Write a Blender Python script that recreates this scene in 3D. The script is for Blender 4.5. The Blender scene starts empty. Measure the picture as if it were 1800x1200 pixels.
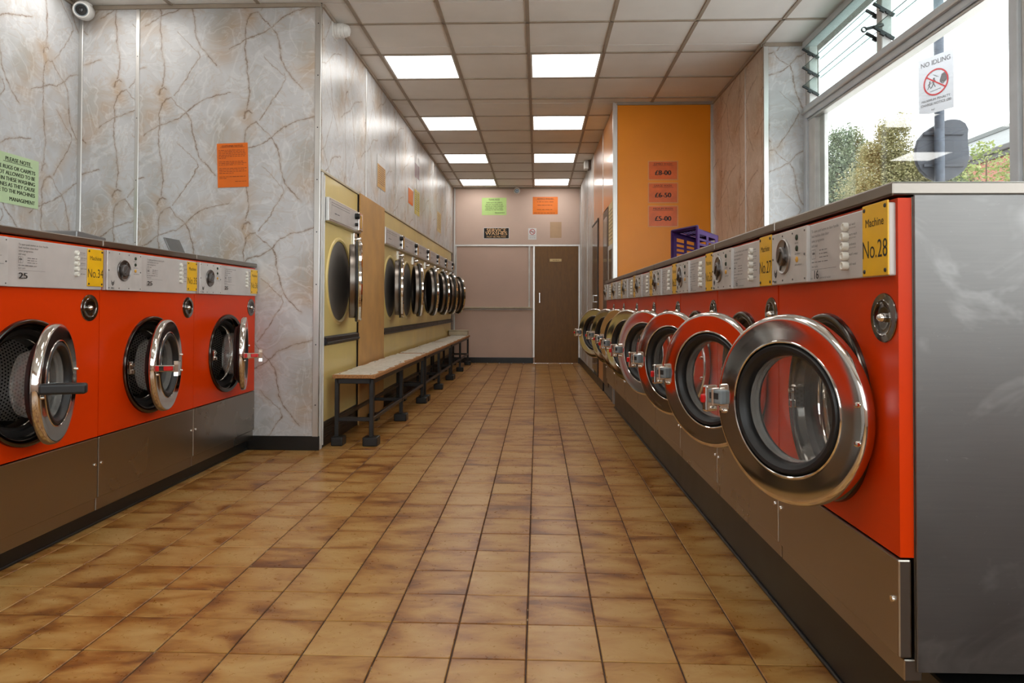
import bpy, bmesh, math, random
import numpy as np
from mathutils import Matrix, Vector
random.seed(7)
S = bpy.context.scene
COL = S.collection
PI = math.pi

# ------------------------------------------------------------------ camera
F_PX, YAW, PITCH, ROLL, SH = 1205.5, -.03714, .01798, -.00326, -82.96
CAM_H = .957
cd = bpy.data.cameras.new('camera'); cam = bpy.data.objects.new('camera', cd); COL.objects.link(cam)
w = Vector((math.sin(YAW)*math.cos(PITCH), math.cos(YAW)*math.cos(PITCH), math.sin(PITCH)))
r = Vector((math.cos(YAW), -math.sin(YAW), 0)); u = r.cross(w)
r2 = r*math.cos(ROLL) - u*math.sin(ROLL); u2 = u*math.cos(ROLL) + r*math.sin(ROLL)
M = Matrix((r2, u2, -w)).transposed().to_4x4(); M.translation = (0, 0, CAM_H)
cam.matrix_world = M
cd.sensor_width = 36; cd.lens = 36*F_PX/1800; cd.shift_y = SH/1800
cd.clip_start = .05; cd.clip_end = 200
S.camera = cam

# ------------------------------------------------------------------ world, exposure
wd = bpy.data.worlds.new('overcast_sky'); S.world = wd; wd.use_nodes = True
wn = wd.node_tree.nodes; bg = wn['Background']
bg.inputs[0].default_value = (.93, .96, 1, 1); bg.inputs[1].default_value = 4.6
S.view_settings.view_transform = 'Standard'; S.view_settings.look = 'None'
S.view_settings.gamma = 1; S.view_settings.use_curve_mapping = False
S.view_settings.exposure = 0.0
LIGHT_PANEL = 6.5
try:
    S.cycles.max_bounces = 8; S.cycles.diffuse_bounces = 4; S.cycles.glossy_bounces = 5
    S.cycles.transmission_bounces = 6; S.cycles.transparent_max_bounces = 16
    S.cycles.caustics_reflective = False; S.cycles.caustics_refractive = False
    S.cycles.sample_clamp_indirect = 4
except Exception:
    pass

# ------------------------------------------------------------------ materials
def srgb(c):
    return tuple(((v/255)/12.92 if v/255 <= .04045 else ((v/255+.055)/1.055)**2.4) for v in c) + (1,)
MATS = {}
class NT:
    def __init__(s, name):
        s.m = bpy.data.materials.new(name); s.m.use_nodes = True; s.t = s.m.node_tree
        s.n = s.t.nodes; s.b = s.n['Principled BSDF']; s.out = s.n['Material Output']
        MATS[name] = s.m
    def node(s, typ, **kw):
        n = s.n.new(typ)
        for k, v in kw.items(): setattr(n, k, v)
        return n
    def link(s, a, b): s.t.links.new(a, b)
    def math(s, op, a, b=None, c=None, clamp=False):
        n = s.node('ShaderNodeMath', operation=op, use_clamp=clamp)
        for i, v in enumerate((a, b, c)):
            if v is None: continue
            if isinstance(v, (int, float)): n.inputs[i].default_value = v
            else: s.link(v, n.inputs[i])
        return n.outputs[0]
    def mix(s, f, a, b, blend='MIX'):
        n = s.node('ShaderNodeMix', data_type='RGBA', blend_type=blend)
        for i, v in ((0, f), (6, a), (7, b)):
            if isinstance(v, (int, float)): n.inputs[i].default_value = v
            elif isinstance(v, tuple): n.inputs[i].default_value = v
            else: s.link(v, n.inputs[i])
        return n.outputs[2]
    def noise(s, vec=None, scale=5, detail=3, rough=.5, dist=0):
        n = s.node('ShaderNodeTexNoise'); n.inputs['Scale'].default_value = scale
        n.inputs['Detail'].default_value = detail; n.inputs['Roughness'].default_value = rough
        n.inputs['Distortion'].default_value = dist
        if vec is not None: s.link(vec, n.inputs['Vector'])
        return n
    def ramp(s, fac, stops):
        n = s.node('ShaderNodeValToRGB'); e = n.color_ramp.elements
        while len(e) > 1: e.remove(e[-1])
        e[0].position, e[0].color = stops[0]
        for p, c in stops[1:]:
            k = e.new(p); k.color = c
        s.link(fac, n.inputs[0]); return n.outputs[0]
    def bump(s, h, strength=.2, dist=.01):
        n = s.node('ShaderNodeBump'); n.inputs['Strength'].default_value = strength
        n.inputs['Distance'].default_value = dist
        s.link(h, n.inputs['Height']); s.link(n.outputs[0], s.b.inputs['Normal'])
    def set(s, **kw):
        for k, v in kw.items():
            i = s.b.inputs[k.replace('_', ' ')]
            if isinstance(v, (int, float, tuple)): i.default_value = v
            else: s.link(v, i)
        return s
def coords(t, kind='Object'):
    return t.node('ShaderNodeTexCoord').outputs[kind]
def pos(t):
    return t.node('ShaderNodeNewGeometry').outputs['Position']
def mapped(t, vec, scale):
    n = t.node('ShaderNodeMapping'); n.inputs['Scale'].default_value = scale; t.link(vec, n.inputs[0]); return n.outputs[0]

def simple(name, col, rough=.5, metal=0, var=.06, scale=8, spec=.5, coat=0, bump=0, bscale=60):
    t = NT(name); c = srgb(col)
    n = t.noise(pos(t), scale, 4)
    dark = tuple(v*(1-var*2.2) for v in c[:3])+(1,); lite = tuple(min(1, v*(1+var)) for v in c[:3])+(1,)
    t.set(Base_Color=t.ramp(n.outputs[0], [(.3, dark), (.7, lite)]), Metallic=metal,
          Roughness=t.math('MULTIPLY_ADD', n.outputs[0], rough*.3, rough*.85))
    t.b.inputs['Specular IOR Level'].default_value = spec
    t.b.inputs['Coat Weight'].default_value = coat; t.b.inputs['Coat Roughness'].default_value = .08
    if bump:
        t.bump(t.noise(pos(t), bscale, 3).outputs[0], bump, .004)
    return t.m

simple('orange_enamel', (206, 54, 0), .32, var=.03, scale=3, spec=.2)
simple('black_rubber', (22, 22, 22), .45)
simple('black_paint', (30, 30, 31), .4, var=.15, scale=30)
simple('black_plastic', (26, 27, 28), .35)
simple('plinth_black', (24, 23, 22), .35, var=.2, scale=6)
simple('white_plastic', (225, 222, 212), .35)
simple('grey_plastic', (128, 136, 140), .4)
simple('red_plastic', (205, 18, 16), .3, coat=.3)
simple('yellow_plate', (232, 178, 8), .35, coat=.2)
simple('ink', (22, 18, 16), .6)
simple('ink_grey', (92, 88, 88), .6)
simple('ink_brown', (96, 40, 10), .6)
simple('ink_green', (30, 44, 24), .6)
simple('ink_red', (178, 38, 44), .5)
simple('ink_cream', (232, 190, 140), .5)
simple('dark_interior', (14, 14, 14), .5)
simple('paper_green', (196, 218, 172), .7, var=.02)
simple('paper_lime', (190, 224, 140), .6, var=.03)
simple('paper_orange', (226, 108, 8), .65, var=.03)
simple('paper_bright_orange', (230, 118, 2), .4, var=.04, coat=.1)
simple('laminated_orange', (236, 106, 26), .3, var=.06, coat=.15, scale=14)
simple('film_edge', (236, 158, 84), .3, var=.03, coat=.15)
simple('paper_gold', (206, 152, 52), .4, var=.06)
simple('paper_mauve', (158, 120, 128), .4, var=.08)
simple('paper_cream', (222, 196, 140), .5, var=.04)
simple('paper_yellow', (214, 196, 92), .45, var=.05)
simple('sign_enamel', (186, 186, 190), .5, var=.02)
simple('paper_white', (228, 228, 228), .5, var=.02)
simple('stain_tan', (196, 164, 132), .7, var=.03)
simple('dryer_yellow', (218, 193, 122), .38, var=.05, scale=2.5, coat=.15)
simple('plywood', (192, 146, 88), .55, var=.08, scale=5)
simple('pink_paint', (212, 187, 172), .6, var=.03, scale=2)
simple('pink_shutter', (204, 176, 160), .5, var=.03, scale=2)
simple('white_frame', (214, 212, 208), .4)
simple('orange_wall', (248, 150, 10), .35, var=.04, scale=1.6)
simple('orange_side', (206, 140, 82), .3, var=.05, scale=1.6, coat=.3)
simple('smoked_door', (58, 50, 44), .25, var=.1, coat=.5)
simple('knob_grey', (84, 80, 78), .35)
simple('brown_trim', (84, 62, 46), .4)
simple('purple_plastic', (62, 20, 88), .45, var=.12, scale=20, spec=.25)
simple('ceiling_tile_fibre', (240, 237, 232), .85, var=.025, scale=3, bump=.15, bscale=220)
simple('ceiling_bar_paint', (168, 154, 138), .6)
simple('camera_white', (226, 224, 220), .35)
simple('lens_black', (14, 14, 14), .1, coat=.6)
simple('render_dark', (120, 112, 104), .8)
simple('pale_bounce_paving', (218, 216, 212), .9, var=.1)  # paving made nearly white so it bounces daylight up to the ceiling
simple('pole_grey', (74, 82, 94), .5, var=.15, scale=20)
simple('mirror_back', (58, 62, 70), .55, var=.1, scale=10)
simple('roof_grey', (92, 94, 92), .7)
simple('fascia_white', (112, 113, 112), .6)
simple('gutter_dark', (66, 62, 60), .6)
simple('glass_edge', (120, 136, 132), .3)
simple('bark', (92, 76, 60), .9, var=.2, scale=20)
simple('chipboard', (178, 126, 76), .8, var=.22, scale=120)
simple('pale_wood', (196, 184, 160), .6, var=.08)

simple('window_paint', (212, 217, 221), .4, var=.05)
def metal(name, col, rough, streak=(1, 1, 1), var=.2, rvar=.25, scale=6, aniso=0):
    t = NT(name); c = srgb(col)
    v = mapped(t, pos(t), streak)
    n = t.noise(v, scale, 5, .6); n2 = t.noise(pos(t), 2.3, 3)
    f = t.math('MULTIPLY', n.outputs[0], n2.outputs[0]); f = t.math('MULTIPLY', f, 2.6)
    dark = tuple(x*(1-var) for x in c[:3])+(1,)
    t.set(Base_Color=t.ramp(f, [(.25, dark), (.75, c)]), Metallic=1.0,
          Roughness=t.math('MULTIPLY_ADD', f, rvar*rough, rough*(1-rvar*.4)))
    return t.m
metal('chrome', (226, 222, 216), .07, var=.08)
metal('dark_chrome', (92, 88, 84), .14, var=.2)
metal('steel_panel', (160, 152, 142), .27, (1, 1, 1), var=.04, rvar=.15, scale=2)
metal('steel_counter', (140, 132, 124), .3, (1, 1, 1), var=.1)
metal('aluminium', (216, 214, 210), .32, (8, 8, 1), var=.08)
metal('drum_back', (92, 90, 88), .35)
simple('control_steel', (196, 190, 186), .42, metal=.2, var=.04, scale=10)
simple('dial_plate_steel', (204, 200, 196), .4, metal=.3, var=.06, scale=14)
metal('cap_chrome', (136, 132, 128), .12)
metal('dial_face', (168, 164, 160), .35)
metal('dial_grey', (120, 116, 114), .3)
metal('galvanised', (150, 150, 150), .5)
def scuffed():
    t = NT('scuffed_steel'); p = pos(t)
    n = t.noise(mapped(t, p, (1, 1, 26)), 10, 5, .6)
    big = t.noise(p, 3.2, 3, .5, 1.2)
    sm = t.noise(mapped(t, p, (1, 1, 1.6)), 2.6, 4, .62, 1.4)
    smudge = t.ramp(sm.outputs[0], [(.52, (0, 0, 0, 1)), (.60, (1, 1, 1, 1)), (.68, (.15, .15, .15, 1))])
    fine = t.noise(mapped(t, p, (9, 1, 22)), 7, 4, .7, .6)
    scr = t.ramp(fine.outputs[0], [(.68, (0, 0, 0, 1)), (.71, (1, 1, 1, 1))])
    f_ = t.math('ADD', t.math('MULTIPLY', smudge, .22), t.math('MULTIPLY', scr, .2))
    col = t.mix(f_, t.ramp(n.outputs[0], [(.2, srgb((116, 114, 112))), (.8, srgb((122, 119, 117)))]), srgb((178, 176, 174)))
    t.set(Base_Color=col, Metallic=1.0, Roughness=t.math('MULTIPLY_ADD', big.outputs[0], .2, .34))
scuffed()

def emission(name, col, strength):
    t = NT(name); e = t.node('ShaderNodeEmission'); e.inputs[0].default_value = col; e.inputs[1].default_value = strength
    t.link(e.outputs[0], t.out.inputs[0]); return t.m
emission('light_diffuser', (1, .965, .92, 1), LIGHT_PANEL)

def glass(name, tint=(.97, .99, .98), ior=1.45, haze=0):
    t = NT(name)
    tr = t.node('ShaderNodeBsdfTransparent'); tr.inputs[0].default_value = tint+(1,)
    gl = t.node('ShaderNodeBsdfGlossy'); gl.inputs['Roughness'].default_value = .02
    lw = t.node('ShaderNodeLayerWeight'); lw.inputs[0].default_value = .5      # Schlick, the same from both sides of the pane
    f0 = ((ior-1)/(ior+1))**2
    fr = t.math('MULTIPLY_ADD', t.math('POWER', lw.outputs['Facing'], 5), 1-f0, f0)
    mx = t.node('ShaderNodeMixShader'); t.link(fr, mx.inputs[0]); t.link(tr.outputs[0], mx.inputs[1]); t.link(gl.outputs[0], mx.inputs[2])
    o = mx.outputs[0]
    if haze:
        df = t.node('ShaderNodeBsdfDiffuse'); df.inputs[0].default_value = (.6, .58, .54, 1)
        m2 = t.node('ShaderNodeMixShader'); n = t.noise(pos(t), 14, 4)
        t.link(t.math('MULTIPLY', n.outputs[0], haze), m2.inputs[0]); t.link(o, m2.inputs[1]); t.link(df.outputs[0], m2.inputs[2]); o = m2.outputs[0]
    t.link(o, t.out.inputs[0]); return t.m
glass('window_glass'); glass('louvre_glass', (.80, .88, .86), 1.5, .10); glass('bowl_glass', (.93, .93, .92), 1.6, .24)
glass('rim_glass', (.9, .9, .88), 1.6, .5)
glass('smoked_glass', (.25, .25, .25), 1.5)

# perforated drum: dots in a hex grid read from the drum's own UVs (metres)
def drum_mat():
    t = NT('perforated_drum'); uv = t.node('ShaderNodeTexCoord').outputs['UV']
    sx = t.node('ShaderNodeSeparateXYZ'); t.link(uv, sx.inputs[0])
    P = .0150
    def cell(ox, oy):
        a = t.math('SUBTRACT', t.math('FRACT', t.math('MULTIPLY_ADD', sx.outputs[0], 1/P, ox)), .5)
        b = t.math('SUBTRACT', t.math('FRACT', t.math('MULTIPLY_ADD', sx.outputs[1], 1/(P*1.7), oy)), .5)
        b = t.math('MULTIPLY', b, 1.7)
        return t.math('SQRT', t.math('ADD', t.math('MULTIPLY', a, a), t.math('MULTIPLY', b, b)))
    d = t.math('MINIMUM', cell(0, 0), cell(.5, .5))
    f = t.math('LESS_THAN', d, .24)
    t.set(Base_Color=t.mix(f, srgb((214, 210, 206)), (.004, .004, .004, 1)), Metallic=1.0, Roughness=.36)
drum_mat()

# printed marble laminate: a repeating vein drawing on a sheared lattice, UVs in metres
def marble_mat(name, base, warm, veins_col):
    t = NT(name); uv = t.node('ShaderNodeTexCoord').outputs['UV']
    V = [(1.0, [(-2.473, 2.358), (-2.51, 2.347), (-2.537, 2.318), (-2.554, 2.253), (-2.55, 2.023), (-2.522, 1.80), (-2.539, 1.693)]),
         (1.5, [(-2.558, 2.381), (-2.548, 2.418), (-2.523, 2.434), (-2.509, 2.42)]), (.6, [(-2.473, 2.358), (-2.427, 2.299), (-2.365, 2.254)]),
         (.8, [(-2.365, 2.254), (-2.304, 2.312), (-2.229, 2.352), (-2.066, 2.395)]), (.8, [(-2.365, 2.254), (-2.433, 2.211), (-2.556, 2.169), (-2.658, 2.105)]),
         (1.1, [(-2.365, 2.254), (-2.334, 2.204), (-2.301, 2.022), (-2.272, 1.948), (-2.162, 1.826)]),
         (.6, [(-2.293, 1.934), (-2.279, 1.887), (-2.372, 1.739), (-2.453, 1.625)]), (.4, [(-2.431, 2.056), (-2.295, 1.925)])]
    TW, TH, SHR = .585, .745, .287
    # wobble
    nz = t.noise(uv, 7, 5, .72); off = t.node('ShaderNodeVectorMath', operation='MULTIPLY_ADD')
    t.link(nz.outputs[1], off.inputs[0]); off.inputs[1].default_value = (.06, .06, 0); off.inputs[2].default_value = (-.03, -.03, 0)
    ad = t.node('ShaderNodeVectorMath', operation='ADD'); t.link(uv, ad.inputs[0]); t.link(off.outputs[0], ad.inputs[1])
    sx = t.node('ShaderNodeSeparateXYZ'); t.link(ad.outputs[0], sx.inputs[0])
    x = sx.outputs[0]; z = t.math('MULTIPLY_ADD', x, SHR, sx.outputs[1])
    fx = t.math('MULTIPLY', t.math('FRACT', t.math('MULTIPLY', x, 1/TW)), TW)
    fz = t.math('MULTIPLY', t.math('FRACT', t.math('MULTIPLY', z, 1/TH)), TH)
    cb = t.node('ShaderNodeCombineXYZ'); t.link(fx, cb.inputs[0]); t.link(fz, cb.inputs[1]); p = cb.outputs[0]
    def seg_field(polys, pad=.02):
        segs = []
        for wd_, pts in polys:
            q = [(a, b+SHR*a) for a, b in pts]
            for (a, b), (c, d) in zip(q, q[1:]):
                for i in range(math.floor((min(a, c)-pad)/TW), math.floor((max(a, c)+pad)/TW)+1):
                    for j in range(math.floor((min(b, d)-pad)/TH), math.floor((max(b, d)+pad)/TH)+1):
                        segs.append((wd_, (a-i*TW, b-j*TH), (c-i*TW, d-j*TH)))
        best = None
        for wd_, a, c in segs:
            d = (c[0]-a[0], c[1]-a[1]); l2 = d[0]**2+d[1]**2
            s1 = t.node('ShaderNodeVectorMath', operation='SUBTRACT'); t.link(p, s1.inputs[0]); s1.inputs[1].default_value = (a[0], a[1], 0)
            dt = t.node('ShaderNodeVectorMath', operation='DOT_PRODUCT'); t.link(s1.outputs[0], dt.inputs[0]); dt.inputs[1].default_value = (d[0]/l2, d[1]/l2, 0)
            k = t.math('ADD', dt.outputs['Value'], 0, clamp=True)
            sc = t.node('ShaderNodeVectorMath', operation='SCALE'); sc.inputs[0].default_value = (d[0], d[1], 0); t.link(k, sc.inputs['Scale'])
            ds = t.node('ShaderNodeVectorMath', operation='DISTANCE'); t.link(s1.outputs[0], ds.inputs[0]); t.link(sc.outputs[0], ds.inputs[1])
            v = t.math('MULTIPLY', ds.outputs['Value'], 1/wd_)
            best = v if best is None else t.math('MINIMUM', best, v)
        return best
    best = seg_field(V)
    tan_d = seg_field([(1, [(-2.72, 2.10), (-2.64, 2.28)]), (.6, [(-2.55, 2.40), (-2.52, 2.30)])], .12)
    grey_d = seg_field([(1, [(-2.12, 2.17), (-2.15, 2.06)])], .12)
    wv = t.noise(uv, 22, 3, .6); wl_ = t.noise(uv, 5, 2, .5)
    wid = t.math('MAXIMUM', t.math('MULTIPLY_ADD', wv.outputs[0], .030, -.0105), .0010)
    core = t.math('SUBTRACT', 1, t.math('DIVIDE', best, wid), clamp=True)
    core = t.math('MULTIPLY', core, t.math('MULTIPLY_ADD', wl_.outputs[0], 1.6, .1), clamp=True)
    soft = t.math('SUBTRACT', 1, t.math('DIVIDE', best, .022), clamp=True); soft = t.math('MULTIPLY', soft, soft)
    halo = t.math('SUBTRACT', 1, t.math('DIVIDE', best, .11), clamp=True)
    n1 = t.noise(uv, 2.6, 5, .6, .8); n3 = t.noise(uv, 2.1, 4, .6, .9); n4 = t.noise(mapped(t, uv, (1, 1, 3)), 3.3, 3, .6, .6)
    n2 = t.noise(mapped(t, uv, (1.3, .8, 1)), 2.8, 3, .5, 1.8); n5 = t.noise(mapped(t, uv, (.9, 1.2, 1)), 4.6, 3, .5, 2.0)
    b0 = t.ramp(n1.outputs[0], [(.28, base[0]), (.5, base[1]), (.72, base[2])])
    gp = t.ramp(n4.outputs[0], [(.54, (0, 0, 0, 1)), (.70, (1, 1, 1, 1))]); b0 = t.mix(t.math('MULTIPLY', gp, .45), b0, base[4])
    wm = t.ramp(n3.outputs[0], [(.50, (0, 0, 0, 1)), (.66, (1, 1, 1, 1))])
    wm = t.math('MULTIPLY', wm, t.math('MULTIPLY_ADD', halo, 1.1, .25), clamp=True)
    b0 = t.mix(t.math('MULTIPLY', wm, .5), b0, warm)
    pn = t.math('MULTIPLY_ADD', n5.outputs[0], 2.2, -.35, clamp=True)
    b0 = t.mix(t.math('MULTIPLY', t.math('MULTIPLY', t.math('SUBTRACT', 1, t.math('DIVIDE', tan_d, .14), clamp=True), pn), .95, clamp=True), b0, warm)
    b0 = t.mix(t.math('MULTIPLY', t.math('SUBTRACT', 1, t.math('DIVIDE', grey_d, .12), clamp=True), .55), b0, base[4])
    sw = t.ramp(n2.outputs[0], [(.455, (0, 0, 0, 1)), (.49, (1, 1, 1, 1)), (.515, (0, 0, 0, 1))]); b0 = t.mix(t.math('MULTIPLY', sw, .36), b0, base[3])
    sd = t.ramp(n5.outputs[0], [(.47, (0, 0, 0, 1)), (.495, (1, 1, 1, 1)), (.51, (0, 0, 0, 1))]); b0 = t.mix(t.math('MULTIPLY', sd, .30), b0, warm)
    s2 = t.ramp(n5.outputs[0], [(.53, (0, 0, 0, 1)), (.56, (1, 1, 1, 1)), (.575, (0, 0, 0, 1))]); b0 = t.mix(t.math('MULTIPLY', s2, .24), b0, base[3])
    b3 = t.mix(t.math('MULTIPLY', soft, .5), b0, tuple(x*.82 for x in warm[:3])+(1,))
    b4 = t.mix(t.math('MULTIPLY', core, .8), b3, veins_col)
    t.set(Base_Color=b4, Roughness=.34)
marble_mat('marble_laminate', [srgb((183, 182, 181)), srgb((197, 197, 198)), srgb((206, 207, 208)), srgb((226, 226, 225)), srgb((166, 166, 160))], srgb((184, 160, 134)), srgb((112, 86, 64)))
marble_mat('marble_brown', [srgb((194, 174, 158)), srgb((206, 188, 170)), srgb((214, 198, 182)), srgb((224, 210, 196)), srgb((184, 170, 150))], srgb((172, 138, 106)), srgb((92, 66, 48)))

T0 = (-.02818, 1.87817); TS = .20555
def tile_mat():
    t = NT('floor_tile_glaze'); p = pos(t); sx = t.node('ShaderNodeSeparateXYZ'); t.link(p, sx.inputs[0])
    a = t.math('MULTIPLY', t.math('SUBTRACT', sx.outputs[0], T0[0]), 1/TS); b = t.math('MULTIPLY', t.math('SUBTRACT', sx.outputs[1], T0[1]), 1/TS)
    ci = t.node('ShaderNodeCombineXYZ'); t.link(t.math('FLOOR', a), ci.inputs[0]); t.link(t.math('FLOOR', b), ci.inputs[1])
    wn_ = t.node('ShaderNodeTexWhiteNoise', noise_dimensions='2D'); t.link(ci.outputs[0], wn_.inputs['Vector'])
    fa, fb = t.math('FRACT', a), t.math('FRACT', b)
    ea = t.math('MINIMUM', fa, t.math('SUBTRACT', 1, fa)); eb = t.math('MINIMUM', fb, t.math('SUBTRACT', 1, fb))
    edge = t.math('MINIMUM', ea, eb)
    off = t.node('ShaderNodeVectorMath', operation='MULTIPLY_ADD'); t.link(wn_.outputs['Color'], off.inputs[0]); off.inputs[1].default_value = (7, 7, 7); t.link(p, off.inputs[2])
    n = t.noise(mapped(t, off.outputs[0], (.55, 1.25, 1)), 9, 4, .6, .5); n2 = t.noise(off.outputs[0], 55, 4, .7, .8)
    f = t.math('ADD', t.math('MULTIPLY', edge, .75), t.math('MULTIPLY_ADD', n.outputs[0], 1.7, -.50))
    f = t.math('ADD', f, t.math('MULTIPLY_ADD', wn_.outputs['Value'], .34, -.14))
    c = t.ramp(f, [(.10, srgb((112, 66, 26))), (.30, srgb((148, 96, 42))), (.52, srgb((172, 126, 66))), (.85, srgb((186, 146, 88)))])
    sp = t.ramp(n2.outputs[0], [(.26, (1, 1, 1, 1)), (.36, (0, 0, 0, 1))])
    c = t.mix(t.math('MULTIPLY', sp, .4), c, srgb((96, 70, 40)))
    t.set(Base_Color=c, Roughness=t.math('MULTIPLY_ADD', n2.outputs[0], .2, .2))
    t.b.inputs['Specular IOR Level'].default_value = .5
    t.bump(n2.outputs[0], .12, .002)
tile_mat()
def grout_mat():
    t = NT('grout'); n = t.noise(pos(t), 22, 3)
    t.set(Base_Color=t.ramp(n.outputs[0], [(.5, srgb((66, 46, 36))), (.64, srgb((84, 62, 48))), (.72, srgb((190, 170, 140)))]), Roughness=.9)
grout_mat()
def wood_mat(name, c1, c2, sc):
    t = NT(name); n = t.noise(mapped(t, pos(t), sc), 7, 5, .6, 1.2)
    t.set(Base_Color=t.ramp(n.outputs[0], [(.3, srgb(c1)), (.7, srgb(c2))]), Roughness=.4)
wood_mat('brown_veneer', (104, 68, 18), (126, 86, 28), (6, 1, .8))
wood_mat('torn_laminate', (192, 186, 172), (226, 222, 212), (3, 1, 1))
def leaf_mat(name, c1, c2, c3):
    t = NT(name); g = t.node('ShaderNodeNewGeometry')
    c = t.ramp(g.outputs['Random Per Island'], [(0, srgb(c1)), (.5, srgb(c2)), (1, srgb(c3))])
    t.set(Base_Color=c, Roughness=.6)
    tl = t.node('ShaderNodeBsdfTranslucent'); t.link(c, tl.inputs[0])
    mx = t.node('ShaderNodeMixShader'); mx.inputs[0].default_value = .35; t.link(t.b.outputs[0], mx.inputs[1]); t.link(tl.outputs[0], mx.inputs[2]); t.link(mx.outputs[0], t.out.inputs[0])
leaf_mat('leaves_green', (88, 104, 76), (112, 126, 96), (150, 158, 130))
leaf_mat('leaves_olive', (112, 112, 72), (138, 134, 92), (168, 160, 120))
leaf_mat('leaves_bright', (104, 118, 66), (134, 146, 84), (160, 164, 112))
def brick_mat():
    t = NT('brick_wall'); b = t.node('ShaderNodeTexBrick'); t.link(mapped(t, coords(t, 'UV'), (1, 1, 1)), b.inputs[0])
    b.inputs['Color1'].default_value = srgb((146, 88, 66)); b.inputs['Color2'].default_value = srgb((128, 74, 56)); b.inputs['Mortar'].default_value = srgb((140, 130, 120))
    b.inputs['Scale'].default_value = 4.4
    t.set(Base_Color=b.outputs[0], Roughness=.9)
brick_mat()

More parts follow.
